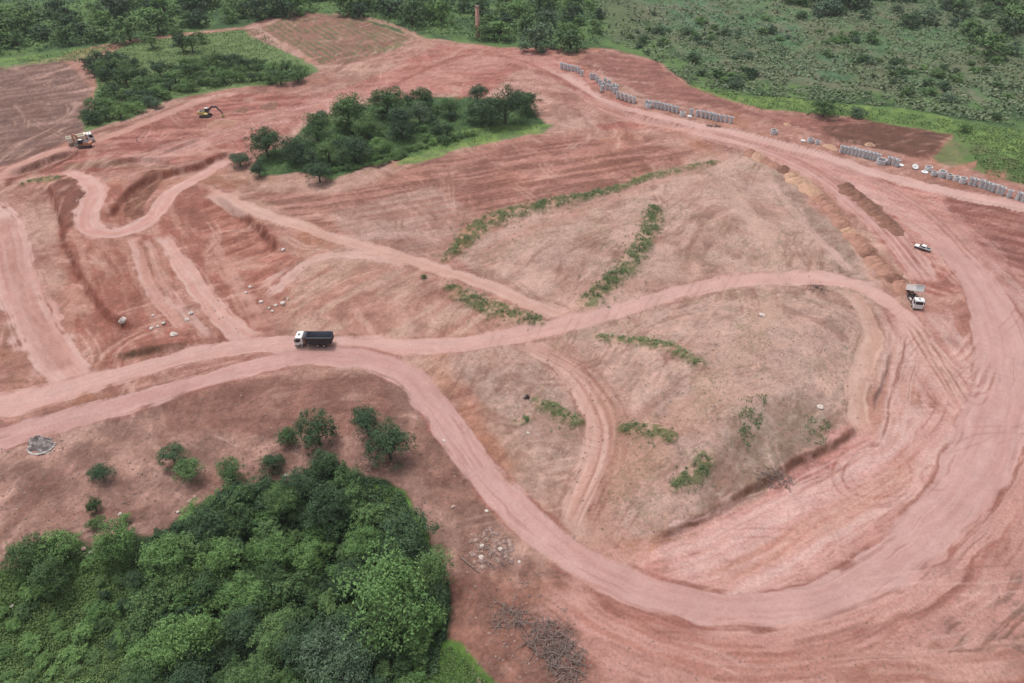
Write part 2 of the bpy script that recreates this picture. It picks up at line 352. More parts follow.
# left haul road and red-cutting tracks
road([(-40, 190, 5), (2, 225, 5), (14, 270, 5), (34, 325, 4.8), (62, 366, 4.4), (84, 388, 3.6)], None, A(200, 152, 142), PALE, .95, 1.5, .8, RED, .5, .3, 1)
road([(232, 156, 2.4), (200, 175, 2.6), (170, 193, 2.8), (155, 215, 3), (132, 230, 3), (106, 235, 3.2), (88, 226, 3.6), (92, 205, 3.6), (98, 192, 3.2), (84, 178, 2.6), (62, 170, 2)], None, A(204, 152, 142), PALE, .95, .9, .8, RED, .5, .5, 2)
road([(132, 236), (140, 262), (152, 290), (172, 314), (190, 332)], 1.7, A(200, 150, 138), PALE, .75, .7, 1, DRED, .5, .4, 3)
road([(147, 238), (156, 265), (172, 295), (195, 325), (215, 340)], 1.0, A(196, 146, 134), PALE, .6, .7, 1, DRED, .5, .4, 31)
road([(160, 234, 2), (176, 256, 2.3), (194, 282, 2.6), (214, 310, 2.7), (240, 334, 3), (262, 343, 3)], None, A(204, 155, 143), PALE, .95, .7, .8, RED, .5, .5, 4)
road([(205, 230), (224, 258), (240, 288), (256, 315), (262, 335)], 1.6, A(196, 144, 132), A(206, 160, 148), .6, 1, 1, DRED, .5, .3, 5)
road([(263, 300), (285, 282), (300, 268), (320, 258), (360, 256), (410, 266)], 1.8, A(198, 154, 140), PALE, .85, .7, .9, RED, .5, .4, 6)
road([(252, 296), (275, 278), (292, 265)], .9, A(198, 154, 140), PALE, .7, .6, .8, RED, .4, .3, 61)
# diagonal road
road([(206, 192), (235, 205), (262, 217), (300, 228), (342, 240), (392, 255), (441, 270), (491, 288), (542, 308), (580, 320)], 2.5, A(200, 156, 142), A(212, 176, 164), 1, .7, .6, RED, .35, .6, 7)
road([(330, 240), (400, 235), (450, 245)], 2, TAN, PALE, .35, 1.5, .8, RED, .3, 0, 71, False)
# main road across
road([(-60, 412, 4.0), (0, 405, 4.0), (44, 396, 3.5), (111, 377, 3.1), (189, 356, 2.9), (269, 345, 3.0), (337, 345, 3.3), (400, 347, 3.2), (450, 345, 3), (500, 339, 2.9), (545, 329, 2.9), (590, 318, 2.9), (640, 304, 2.7), (690, 290, 2.6), (747, 281, 2.6), (808, 278, 2.8), (841, 281, 2.6), (872, 292, 2.4), (902, 312, 2.6), (925, 340, 2.6)], None, A(206, 160, 150), A(212, 174, 165), 1, .7, .5, RED, .3, .7, 8)
road([(840, 281), (862, 283), (886, 284)], 1.5, ROAD, PALE, .9, .6, .6, RED, .3, .4, 81)
# lower road and loop
road([(-60, 452, 3.6), (0, 438, 3.6), (44, 426, 3.2), (135, 403, 2.9), (215, 378, 2.9), (263, 364, 2.9), (310, 357, 3.0), (350, 358, 3.2), (385, 364, 3.3), (412, 378, 3.3), (432, 402, 3.3), (455, 434, 3.2), (478, 466, 3.1), (505, 498, 3.1), (540, 532, 3.1), (582, 562, 3.1), (632, 586, 3.0), (690, 604, 2.9), (742, 609, 2.9), (808, 604, 3.1), (864, 581, 3.5), (914, 546, 4.1), (957, 497, 4.8), (985, 448, 5.6), (1004, 398, 6.2), (1006, 350, 6.2), (992, 305, 5.4), (968, 268, 4.6), (940, 236, 3.6)], None, A(196, 150, 142), A(207, 167, 160), 1, .7, .7, A(168, 112, 102), .5, .9, 9, True, .5, 9)
road([(690, 640), (780, 640), (870, 615), (940, 575), (1000, 515), (1040, 450)], 1.6, A(198, 146, 136), A(210, 165, 155), .8, 1, .8, DRED, .6, .8, 91, False)
road([(560, 590), (640, 640), (740, 662), (840, 650), (900, 630)], 2.2, A(186, 128, 116), A(204, 156, 146), .7, 1.5, 1, DRED, .7, .7, 92, False)
road([(820, 672), (900, 668), (980, 672), (1080, 660)], 3, A(176, 122, 110), A(204, 158, 146), .8, 1.5, 1, DRED, .7, .7, 93, False)
# north road past the pipes and the tracks around it
road([(560, 72), (600, 100), (640, 112), (690, 124), (747, 136), (815, 154), (882, 176), (949, 193), (1017, 206), (1100, 222)], 3.4, A(208, 162, 152), PALE, .95, 1, .8, RED, .5, .3, 10, True, .7, 22)
road([(540, 66), (575, 88), (600, 106), (632, 118), (680, 128), (740, 142), (790, 158)], 2.4, A(204, 154, 142), PALE, .85, .8, .9, DRED, .5, .4, 11)
road([(790, 158), (830, 184), (868, 215), (905, 250), (925, 285)], 4, A(206, 158, 148), PALE, .75, 1.5, 1.2, A(172, 110, 100), .6, .2, 12, True, .5, 20)
road([(377, 95), (400, 82), (424, 71), (450, 60), (475, 54), (503, 56), (535, 67), (569, 85), (596, 102)], 1.2, A(156, 92, 84), A(178, 116, 106), .8, 1, .9, DRED, .4, .3, 13, False)
road([(455, 101), (474, 90), (490, 80), (520, 64)], 1.6, A(168, 104, 96), A(186, 126, 116), .7, 1, .9, DRED, .4, .2, 14, False)
road([(430, 46), (410, 32), (390, 24), (350, 14), (330, 14)], 2.2, A(192, 150, 134), A(180, 140, 122), .9, 1, .5, RED, .2, .1, 15)
road([(-60, 196), (0, 176), (44, 157), (101, 139), (152, 119), (202, 99), (240, 92)], 2.6, A(192, 142, 130), A(208, 162, 150), .9, .8, .9, DRED, .5, .6, 16)
road([(0, 168), (60, 144), (130, 122), (190, 100)], .8, A(140, 86, 76), DRED, .5, .7, .5, DRED, .3, 0, 17, False)
# spurs on the hill
road([(540, 338, 3.2), (575, 372, 3.6), (606, 402, 4.2), (622, 440, 4.6), (612, 480, 4.4), (598, 515, 3.6), (585, 548, 2.5)], None, A(178, 132, 119), A(194, 152, 139), .65, 1.8, 1.0, A(156, 106, 93), .5, .3, 181, False, .5, 16)
road([(518, 342, 2.2), (540, 350, 2.4), (564, 366, 2.7), (586, 394, 2.9), (600, 430, 2.9), (593, 466, 2.7), (578, 500, 2.5), (566, 534, 2.2)], None, A(200, 155, 142), A(212, 174, 162), .95, .8, .9, A(162, 110, 97), .45, .7, 18, True, .5, 16)
for q in range(3): ruts([(526+q*6, 345), (570+q*7, 368), (594+q*8, 398), (607+q*8, 432), (600+q*8, 470), (584+q*7, 505), (572+q*5, 532)], 2.0, .3, A(158, 106, 93), .5, 260+q)
road([(590, 385), (616, 430), (618, 480), (600, 530), (590, 552)], 1.2, A(180, 134, 118), A(196, 154, 138), .6, 1.5, 1, A(156, 104, 90), .6, .3, 19, False)
road([(842, 288), (862, 308), (872, 335), (863, 362), (855, 390), (857, 420), (868, 436)], 2.2, A(198, 156, 140), A(212, 176, 162), .9, .6, .9, A(164, 118, 102), .5, .7, 20, True, .5)
road([(720, 180), (737, 207), (757, 230), (772, 254), (772, 278)], 3.2, A(198, 162, 148), A(208, 172, 158), .7, 2, .7, GREY, .3, 0, 21, False)
road([(774, 291), (765, 318), (745, 350), (720, 385), (700, 412)], 3.0, A(196, 160, 142), TAN, .65, 2, .9, A(160, 118, 102), .4, 0, 22, False)
road([(770, 180), (788, 203), (815, 234), (852, 274)], 1.5, A(200, 162, 150), PALE, .75, .8, .6, GREY, .3, .2, 23, False)
road([(735, 155), (700, 165), (650, 185), (600, 205), (560, 222), (510, 240), (480, 260)], 2.0, A(194, 150, 136), A(186, 138, 126), .7, 1.2, .8, RED, .4, .2, 24, False)
road([(700, 412), (740, 400), (790, 380)], 2, TAN, A(200, 160, 144), .3, 2, 1, BROWN, .3, 0, 25, False)
road([(600, 500), (640, 470), (690, 420), (720, 400)], 3.4, A(178, 134, 116), A(196, 154, 138), .6, 2, 1, A(156, 110, 94), .5, 0, 26, False, .6, 10)
# single wheel tracks
for q in range(15):
    t0 = random.random(); ox = random.uniform(-1, 1)
    pts = [(905+ox*4, 318), (928+ox*10+t0*8, 345+ox*8), (955+t0*25, 350+t0*50+ox*10), (975+t0*20, 330+t0*40)]
    ruts(pts, 1.9, .3, A(160, 100, 90) if q % 3 == 0 else A(214, 176, 166), .42, q)
for q in range(5):
    ruts([(908+q*3, 322), (925+q*3, 352), (942+q*2.5, 378), (958+q*2, 402)], 1.9, .35, A(150, 96, 84) if q % 2 else A(212, 172, 158), .6, 30+q)
for q in range(14):
    a = random.uniform(-5, 5); b = random.uniform(-6, 6)
    ruts([(760+a, 145+b*.4), (810+a, 168+b*.6), (855+a*1.2, 200+b), (890+a*1.6, 232+b*1.3), (925+a*2, 275+b*2)], 2.0, .35, A(165, 104, 94) if q % 3 else A(216, 178, 170), .55, 50+q)
for q in range(10):
    a = random.uniform(-9, 9)
    ruts([(700+a, 128), (780+a, 150+a*.4), (860+a, 176+a*.6), (930+a, 215+a*.8), (985+a, 270+a)], 2.0, .4, A(158, 98, 88) if q % 2 else A(214, 172, 162), .5, 70+q)
def ring(cx, cy, rx, ry, a0, a1, n=14): return [(cx+rx*math.cos(a0+(a1-a0)*i/n), cy+ry*math.sin(a0+(a1-a0)*i/n)) for i in range(n+1)]
for q, (rx_, ry_, a0_, a1_) in enumerate([(34, 27, -1.2, 4.1), (27, 20, -.4, 3.4), (40, 31, .3, 2.6)]):
    ruts(ring(872+q*2, 474-q, rx_, ry_, a0_, a1_), 1.9, .28, A(162, 100, 88), .6, 90+q)
ruts(ring(936, 478, 10, 9, 0, 6), 1.6, .35, A(166, 104, 94), .5, 95)
for q in range(8):
    ruts([(690+q*10, 590-q*4), (760+q*8, 560-q*6), (840+q*6, 520-q*6), (920, 470-q*4)], 2.0, .4, A(180, 116, 104) if q % 2 else A(212, 168, 152), .45, 130+q)
for q in range(6):
    ruts([(4+q*3-9, 215), (16+q*3-9, 270), (36+q*3-9, 325), (66+q*3-9, 372)], 1.9, .35, A(176, 122, 110), .45, 150+q)
for q in range(7):
    ruts([(500+q*40, 330-q*10), (470+q*30, 420), (520+q*40, 480-q*8)], 2.0, .35, A(168, 124, 108), .3, 160+q)
for q in range(6):
    ruts([(430+q*2, 66+q*4), (500+q*4, 66+q*5), (560+q*3, 88+q*4), (640, 116+q*3)], 2.0, .4, A(160, 98, 88), .45, 170+q)

for q in range(70):
    zone = rt.choice([(660, 900, 470, 590), (560, 860, 300, 480), (640, 1000, 560, 660), (860, 1000, 300, 460), (60, 300, 110, 170), (300, 640, 60, 130)])
    px_, py_ = rt.uniform(zone[0], zone[1]), rt.uniform(zone[2], zone[3]); a_ = rt.gauss(-.35 if zone[2] > 280 else .1, .5); k_ = rt.uniform(-.25, .25); pts = []; l_ = rt.uniform(14, 30)*(.4+py_/500)
    for j in range(4): pts.append((px_, py_)); px_ += l_*math.cos(a_); py_ += l_*.6*math.sin(a_); a_ += k_
    ruts(pts, 1.9, .24, rt.choice([A(162, 108, 97), A(214, 176, 166)]), rt.uniform(.25, .5), 500+q)
# weed strips on low ridges
STRIPS = [
 dict(p=[(444, 262, 1.2), (462, 245, 2.6), (486, 224, 3.4), (522, 211, 2.8), (559, 203, 2.4), (592, 196, 2.0), (619, 189, 2.0)], d=1.0),
 dict(p=[(619, 189, 1.6), (643, 179, 2.0), (673, 171, 1.6), (716, 162, 1.2)], d=.6),
 dict(p=[(653, 212, 2.0), (650, 234, 2.4), (633, 264, 2.5), (609, 287, 2.4), (588, 303, 2.4)], d=1.2),
 dict(p=[(458, 294, 2.4), (485, 306, 2.6), (512, 315, 2.4), (538, 322, 1.6)], d=.9),
 dict(p=[(600, 337, 1.2), (633, 345, 1.7), (660, 354, 1.8), (697, 374, 1.2)], d=1.0),
 dict(p=[(536, 402, 1.2), (556, 411, 1.7), (578, 423, 1.2)], d=1.1),
 dict(p=[(624, 432, 1.2), (646, 437, 1.8), (671, 447, 1.2)], d=.9),
 dict(p=[(672, 496, 1.0), (688, 486, 1.6), (705, 467, 1.7)], d=1.3),
 dict(p=[(446, 289, .9), (458, 290, .9)], d=.9),
 dict(p=[(516, 424, .7), (528, 420, .9)], d=.8),
 dict(p=[(22, 184, 1.2), (56, 178, 1.2)], d=.6),
]
for sd_ in STRIPS: sd_['p'] = [(a, b, c*1.35) for a, b, c in sd_['p']]
for i, sd_ in enumerate(STRIPS):
    w, ex = wpath(sd_['p'])
    idx, s, t, e2, L = pdist(w, float(ex.max())+3, w1x, w1y, ex)
    m = (1-sst(e2*.5, e2*1.15, np.abs(s)))
    n = fbm(X[idx]/1.6, Y[idx]/1.6, 200+i, 3)
    blend(idx, m*.75*sst(.42, .55, n), A(96, 118, 72))
    blend(idx, m*.5*(1-sst(.35, .5, n)), A(176, 146, 116))
    Z[idx] += .5*m*(.5+n)

# fine earth texture + clods
fine = fbm(X/1.1, Y/1.1, 300, 4, .65); grit = vnoise(X/.45, Y/.45, 301)
col *= (1+.42*(fine-.5)[:, None]*(.25+.75*rough[:, None])+.20*(grit-.5)[:, None]*(.3+.7*rough[:, None])).astype(np.float32)
mid = fbm(X/4.5, Y/4.5, 302, 4, .6)
col *= (1+.46*(mid-.5)[:, None]*(.4+.6*rough[:, None])).astype(np.float32)
hi, hsd = polysd(HILL, w2x, w2y, 2)
ck = fbm(w1x[hi]/7, w1y[hi]/11, 340, 5, .65)
for lv, sd2 in ((.5, 1), (.42, 2)):
    mk = np.exp(-((ck-lv)/.006)**2)*sst(.56, .68, fbm(X[hi]/9, Y[hi]/9, 341+sd2, 3))*(1-vegm[hi])*(1-roadm[hi])*sst(0, 4, hsd)
    blend(hi, mk*.55, A(140, 98, 84)); Z[hi] -= .1*mk
spk = fbm(X[hi]/.55, Y[hi]/.55, 330, 2)*sst(.35, .65, fbm(X[hi]/8, Y[hi]/8, 331, 3))
blend(hi, sst(.47, .56, spk)*.28*(1-roadm[hi])*sst(-1, 4, hsd), lin((128, 126, 96))/KEXP)
# pale pebbles and dark clods, sparse
peb = _hash(np.floor(X/.55).astype(np.int64), np.floor(Y/.55).astype(np.int64), 9)
soilm = (1-roadm)*(1-vegm)*(Y < 190)
Z += rough*(.9*(fbm(X/7, Y/7, 303, 4, .55)-.5)+.22*(fine-.5))
lum = col @ np.array([.3, .55, .15], np.float32); l0 = float(A(192, 146, 133) @ np.array([.3, .55, .15], np.float32))
k_ = np.where(vegm > .5, 1.0, np.clip(lum/l0, .35, 1.06)**.2).astype(np.float32)
col *= k_[:, None]
dk_ = (np.clip(1-lum/l0, 0, .6)*(1-vegm)).astype(np.float32)          # darker earths are the redder ones
col[:, 1] *= 1-.16*dk_; col[:, 2] *= 1-.24*dk_
np.clip(col, .004, .9, out=col)

# ---- build the ground meshes: one sheet split into soil, road and grass faces
V = np.stack([X, Y, Z], 1).astype(np.float32)
ii = (np.arange(NR-1)[:, None]*NC+np.arange(NC-1)[None, :]).ravel()
quads = np.stack([ii, ii+1, ii+NC+1, ii+NC], 1)
Zg = Z.reshape(NR, NC)
gx = np.gradient(Zg, axis=1)/np.maximum(np.gradient(X.reshape(NR, NC), axis=1), 1e-6)
gy = (np.gradient(Zg, axis=0)-gx*np.gradient(X.reshape(NR, NC), axis=0))/np.gradient(Y.reshape(NR, NC), axis=0)
NV = np.stack([-gx.ravel(), -gy.ravel(), np.ones(N)], 1); NV /= np.linalg.norm(NV, axis=1)[:, None]

def node_mat(name):
    m = bpy.data.materials.new(name); m.use_nodes = True
    nt = m.node_tree; b = nt.nodes['Principled BSDF']
    return m, nt, b
def soil_material():
    m, nt, b = node_mat('earth')
    at = nt.nodes.new('ShaderNodeAttribute'); at.attribute_name = 'albedo'
    tc = nt.nodes.new('ShaderNodeTexCoord')
    n1 = nt.nodes.new('ShaderNodeTexNoise'); n1.inputs['Scale'].default_value = 1.9; n1.inputs['Detail'].default_value = 8; n1.inputs['Roughness'].default_value = .7
    mr = nt.nodes.new('ShaderNodeMapRange'); mr.inputs['From Min'].default_value = .3; mr.inputs['From Max'].default_value = .7; mr.inputs['To Min'].default_value = .74; mr.inputs['To Max'].default_value = 1.24
    mx = nt.nodes.new('ShaderNodeMix'); mx.data_type = 'RGBA'; mx.blend_type = 'MULTIPLY'; mx.inputs['Factor'].default_value = 1
    nt.links.new(tc.outputs['Object'], n1.inputs['Vector'])
    nt.links.new(n1.outputs['Fac'], mr.inputs['Value'])
    nt.links.new(at.outputs['Alpha'], mx.inputs['Factor'])
    nt.links.new(at.outputs['Color'], mx.inputs[6]); nt.links.new(mr.outputs['Result'], mx.inputs[7])
    nt.links.new(mx.outputs[2], b.inputs['Base Color'])
    bp = nt.nodes.new('ShaderNodeBump'); bp.inputs['Strength'].default_value = .7; bp.inputs['Distance'].default_value = .25
    nt.links.new(n1.outputs['Fac'], bp.inputs['Height']); nt.links.new(bp.outputs['Normal'], b.inputs['Normal'])
    b.inputs['Roughness'].default_value = .95; b.inputs['Specular IOR Level'].default_value = .15
    return m
EARTH = soil_material()

def mesh_np(name, verts, faces, mat, smooth=True):
    me = bpy.data.meshes.new(name)
    nf, k = faces.shape
    me.vertices.add(len(verts)); me.vertices.foreach_set('co', np.ascontiguousarray(verts, np.float32).ravel())
    me.loops.add(nf*k); me.loops.foreach_set('vertex_index', faces.astype(np.int32).ravel())
    me.polygons.add(nf); me.polygons.foreach_set('loop_start', np.arange(0, nf*k, k, dtype=np.int32))
    me.polygons.foreach_set('use_smooth', np.full(nf, smooth, bool))
    me.update(calc_edges=True); me.materials.append(mat)
    return me
fq = quads
rf = roadm[fq].mean(1) > .5; vf = (vegm[fq].mean(1) > .5) & ~rf
for nm, sel in (('ground', ~rf & ~vf), ('dirt_road', rf), ('grassland', vf)):
    q = fq[sel]; used = np.unique(q); remap = np.full(N, -1, np.int64); remap[used] = np.arange(len(used))
    me = mesh_np(nm, V[used], remap[q], EARTH)
    ca = me.attributes.new('albedo', 'FLOAT_COLOR', 'POINT')
    ca.data.foreach_set('color', np.concatenate([col[used], (1-.65*roadm[used, None]).astype(np.float32)], 1).ravel())
    me.normals_split_custom_set_from_vertices(NV[used].tolist())
    o = bpy.data.objects.new(nm, me); COL.objects.link(o); o['kind'] = 'structure'

def H(x, y):
    fr = np.interp(y, rowY, np.arange(NR)); r0 = int(min(fr, NR-2)); a = fr-r0
    fc = np.interp(x/(y*CT+HC*ST), colN, np.arange(NC)); c0 = int(min(fc, NC-2)); b = fc-c0
    return float((Zg[r0, c0]*(1-b)+Zg[r0, c0+1]*b)*(1-a)+(Zg[r0+1, c0]*(1-b)+Zg[r0+1, c0+1]*b)*a)
def Hn(x, y):
    fr = np.interp(y, rowY, np.arange(NR)); r0 = np.minimum(fr.astype(int), NR-2); a = fr-r0
    fc = np.interp(x/(y*CT+HC*ST), colN, np.arange(NC)); c0 = np.minimum(fc.astype(int), NC-2); b = fc-c0
    return (Zg[r0, c0]*(1-b)+Zg[r0, c0+1]*b)*(1-a)+(Zg[r0+1, c0]*(1-b)+Zg[r0+1, c0+1]*b)*a
def at(px, py):
    """where the line of sight through a photo pixel meets the terrain"""
    z = 0
    for _ in range(8):
        x, y = P0(px, py, z); z = .5*z+.5*H(x, y)
    return Vector((x, y, H(x, y)))

# ---------------------------------------------------------------- materials
def plain(name, rgb, rough=.6, metal=0.0, var=.12, scale=3.0, dirt=None, dirtamt=.0):
    m, nt, b = node_mat(name)
    tc = nt.nodes.new('ShaderNodeTexCoord'); n = nt.nodes.new('ShaderNodeTexNoise')
    n.inputs['Scale'].default_value = scale; n.inputs['Detail'].default_value = 5
    nt.links.new(tc.outputs['Object'], n.inputs['Vector'])
    mx = nt.nodes.new('ShaderNodeMix'); mx.data_type = 'RGBA'
    c = np.array(rgb)
    mx.inputs[6].default_value = (*np.clip(c*(1-var), 0, 1), 1)
    mx.inputs[7].default_value = (*(np.clip(c*(1+var), 0, 1) if dirt is None else c*(1-dirtamt)+np.array(dirt)*dirtamt), 1)
    mr = nt.nodes.new('ShaderNodeMapRange'); mr.inputs['From Min'].default_value = .35; mr.inputs['From Max'].default_value = .65
    nt.links.new(n.outputs['Fac'], mr.inputs['Value']); nt.links.new(mr.outputs['Result'], mx.inputs['Factor'])
    nt.links.new(mx.outputs[2], b.inputs['Base Color'])
    b.inputs['Roughness'].default_value = rough; b.inputs['Metallic'].default_value = metal
    return m
DUST = (.40, .25, .2)
M = dict(
 white=plain('white_paint', (.72, .72, .72), .4, dirt=DUST, dirtamt=.24),
 cream=plain('cream_paint', (.72, .66, .56), .5, dirt=DUST, dirtamt=.25),
 black=plain('black_steel', (.014, .015, .024), .5, dirt=DUST, dirtamt=.025),
 bedin=plain('worn_steel', (.13, .14, .18), .5, dirt=DUST, dirtamt=.1),
 tyre=plain('tyre_rubber', (.022, .02, .02), .85, dirt=DUST, dirtamt=.2),
 rim=plain('wheel_rim', (.42, .38, .36), .5, dirt=DUST, dirtamt=.3),
 glass=plain('dark_glass', (.015, .018, .022), .12, var=.05),
 chass=plain('chassis', (.035, .034, .036), .7, dirt=DUST, dirtamt=.2),
 yellow=plain('yellow_paint', (.52, .41, .14), .6, dirt=DUST, dirtamt=.35),
 orange=plain('orange_paint', (.42, .15, .075), .6, dirt=DUST, dirtamt=.4),
 dsteel=plain('dark_steel', (.03, .03, .042), .5, dirt=DUST, dirtamt=.08),
 red=plain('red_lamp', (.5, .04, .03), .3),
 lamp=plain('lamp_glass', (.7, .7, .65), .2),
 rocker=plain('oxide_red', (.34, .14, .11), .7),
 conc=plain('concrete', (.46, .455, .47), .9, var=.2, scale=2.0),
 slab=plain('pale_concrete', (.54, .53, .54), .85, var=.1, scale=2.0),
 brick=plain('chimney_brick', (.36, .19, .15), .9, var=.25, scale=1.4),
 rock=plain('pale_rock', (.46, .39, .35), .9, var=.2, scale=1.5),
 rockb=plain('brown_rock', (.30, .20, .17), .9, var=.25, scale=1.5),
 rocks=plain('grey_stone', (.38, .34, .33), .95, var=.25, scale=1.5),
 clod=plain('earth_clod', (.24, .155, .13), .95, var=.3, scale=1.5),
 rockg=plain('grey_rock', (.30, .26, .25), .95, var=.3, scale=1.2),
 bark=plain('bark', (.07, .055, .045), .95, var=.3, scale=3),
 twig=plain('dry_wood', (.17, .12, .105), .95, var=.3, scale=3),
 charred=plain('dark_stump', (.05, .035, .035), .95, var=.3, scale=3),
 pileR=plain('red_earth', A(182, 132, 114), .98, var=.16, scale=1.2),
 pileT=plain('tan_earth', A(202, 160, 134), .98, var=.14, scale=1.2),
 pileD=plain('damp_earth', A(150, 102, 86), .98, var=.18, scale=1.2),
 skin=plain('skin', (.30, .17, .12), .6), shirt=plain('blue_grey_cloth', (.26, .26, .34), .9), trouser=plain('dark_cloth', (.05, .045, .05), .9), hair=plain('dark_hair', (.02, .015, .012), .8),
)
def leaf_mat(name, dark, light, yell=None):
    m, nt, b = node_mat(name)
    oi = nt.nodes.new('ShaderNodeObjectInfo'); geo = nt.nodes.new('ShaderNodeNewGeometry')
    n = nt.nodes.new('ShaderNodeTexNoise'); n.inputs['Scale'].default_value = .55; n.inputs['Detail'].default_value = 3
    nt.links.new(geo.outputs['Position'], n.inputs['Vector'])
    ad = nt.nodes.new('ShaderNodeMath'); ad.operation = 'ADD'
    mr = nt.nodes.new('ShaderNodeMapRange'); mr.inputs['From Min'].default_value = .35; mr.inputs['From Max'].default_value = .65; mr.inputs['To Min'].default_value = 0; mr.inputs['To Max'].default_value = .38
    m2 = nt.nodes.new('ShaderNodeMapRange'); m2.inputs['To Max'].default_value = .55
    m3 = nt.nodes.new('ShaderNodeMapRange'); m3.inputs['To Max'].default_value = .25
    ad2 = nt.nodes.new('ShaderNodeMath'); ad2.operation = 'ADD'
    nt.links.new(n.outputs['Fac'], mr.inputs['Value']); nt.links.new(oi.outputs['Random'], m2.inputs['Value'])
    nt.links.new(geo.outputs['Random Per Island'], m3.inputs['Value'])
    nt.links.new(mr.outputs['Result'], ad.inputs[0]); nt.links.new(m2.outputs['Result'], ad.inputs[1])
    nt.links.new(ad.outputs[0], ad2.inputs[0]); nt.links.new(m3.outputs['Result'], ad2.inputs[1])
    mx = nt.nodes.new('ShaderNodeMix'); mx.data_type = 'RGBA'
    mx.inputs[6].default_value = (*dark, 1); mx.inputs[7].default_value = (*light, 1)
    nt.links.new(ad2.outputs[0], mx.inputs['Factor']); nt.links.new(mx.outputs[2], b.inputs['Base Color'])
    b.inputs['Roughness'].default_value = .75; b.inputs['Specular IOR Level'].default_value = .25
    return m
LEAF = dict(
 mid=leaf_mat('leaf_mid', (.025, .058, .024), (.122, .200, .068)),
 dark=leaf_mat('leaf_dark', (.016, .038, .021), (.066, .115, .050)),
 light=leaf_mat('leaf_light', (.055, .118, .036), (.142, .240, .074)),
 lime=leaf_mat('leaf_lime', (.15, .24, .035), (.22, .32, .06)),
 grey=leaf_mat('leaf_grey', (.038, .070, .042), (.10, .150, .082)),
 grass=leaf_mat('grass_blade', (.045, .085, .03), (.125, .185, .06)),
 weed=leaf_mat('weed_leaf', (.050, .095, .038), (.185, .235, .100)),
 field=leaf_mat('scrub_leaf', (.060, .095, .050), (.150, .180, .100)),
)

# ---------------------------------------------------------------- object helpers
def obj(name, bm, mat, parent=None, bevel=0.0, smooth=False):
    if bevel:
        bmesh.ops.bevel(bm, geom=[e for e in bm.edges if len(e.link_faces) == 2 and e.calc_face_angle(0) > .6], offset=bevel, segments=2, affect='EDGES', clamp_overlap=True)
    bmesh.ops.recalc_face_normals(bm, faces=bm.faces)
    me = bpy.data.meshes.new(name); bm.to_mesh(me); bm.free()
    if smooth: me.polygons.foreach_set('use_smooth', np.ones(len(me.polygons), bool))
    me.materials.append(mat)
    o = bpy.data.objects.new(name, me); COL.objects.link(o)
    if parent: o.parent = parent
    return o
def tag(o, label, cat, group=None):
    o['label'] = label; o['category'] = cat
    if group: o['group'] = group
    return o
def thing(name, label, cat, loc=(0, 0, 0), rz=0.0, group=None):
    o = bpy.data.objects.new(name, None); COL.objects.link(o)
    o.location = loc; o.rotation_euler = (0, 0, rz); o.empty_display_size = .5
    return tag(o, label, cat, group)
def box(bm, x0, x1, y0, y1, z0, z1, mat=None):
    vs = [bm.verts.new(v) for v in [(x0, y0, z0), (x1, y0, z0), (x1, y1, z0), (x0, y1, z0), (x0, y0, z1), (x1, y0, z1), (x1, y1, z1), (x0, y1, z1)]]
    if mat is not None:
        for v in vs: v.co = mat @ v.co
    for f in [(0, 3, 2, 1), (4, 5, 6, 7), (0, 1, 5, 4), (1, 2, 6, 5), (2, 3, 7, 6), (3, 0, 4, 7)]: bm.faces.new([vs[i] for i in f])
def prism(bm, prof, y0, y1):
    a = [bm.verts.new((x, y0, z)) for x, z in prof]; b = [bm.verts.new((x, y1, z)) for x, z in prof]
    bm.faces.new(a); bm.faces.new(b[::-1]); n = len(prof)
    for i in range(n): bm.faces.new([a[(i+1) % n], a[i], b[i], b[(i+1) % n]])
def tube(bm, pts, rads, n=8):
    rings = []
    for i, p in enumerate(pts):
        p = Vector(p); d = (Vector(pts[min(i+1, len(pts)-1)])-Vector(pts[max(i-1, 0)])).normalized()
        u = d.orthogonal().normalized() if i == 0 else (u-d*u.dot(d)).normalized()
        v = d.cross(u); rings.append([bm.verts.new(p+rads[i]*(u*math.cos(2*PI*k/n)+v*math.sin(2*PI*k/n))) for k in range(n)])
    for a, b in zip(rings, rings[1:]):
        for k in range(n): bm.faces.new([a[k], a[(k+1) % n], b[(k+1) % n], b[k]])
    bm.faces.new(rings[0][::-1]); bm.faces.new(rings[-1])
def lathe(bm, prof, n=20, closed=True):
    rings = [[bm.verts.new((r_*math.cos(2*PI*k/n), r_*math.sin(2*PI*k/n), z)) for k in range(n)] for r_, z in prof]
    m = len(rings)
    for i in range(m if closed else m-1):
        a = rings[i]; b = rings[(i+1) % m]
        for k in range(n): bm.faces.new([a[k], a[(k+1) % n], b[(k+1) % n], b[k]])
def dup(root, loc, rz, sc=None, label=None, group=None):
    r_ = root.copy(); COL.objects.link(r_); r_.location = loc; r_.rotation_euler = (0, 0, rz)
    if sc is not None: r_.scale = sc if not isinstance(sc, (int, float)) else (sc, sc, sc)
    if label: r_['label'] = label
    if group: r_['group'] = group
    for ch in root.children:
        c = ch.copy(); COL.objects.link(c); c.parent = r_
        for g in ch.children:
            d = g.copy(); COL.objects.link(d); d.parent = c
    return r_

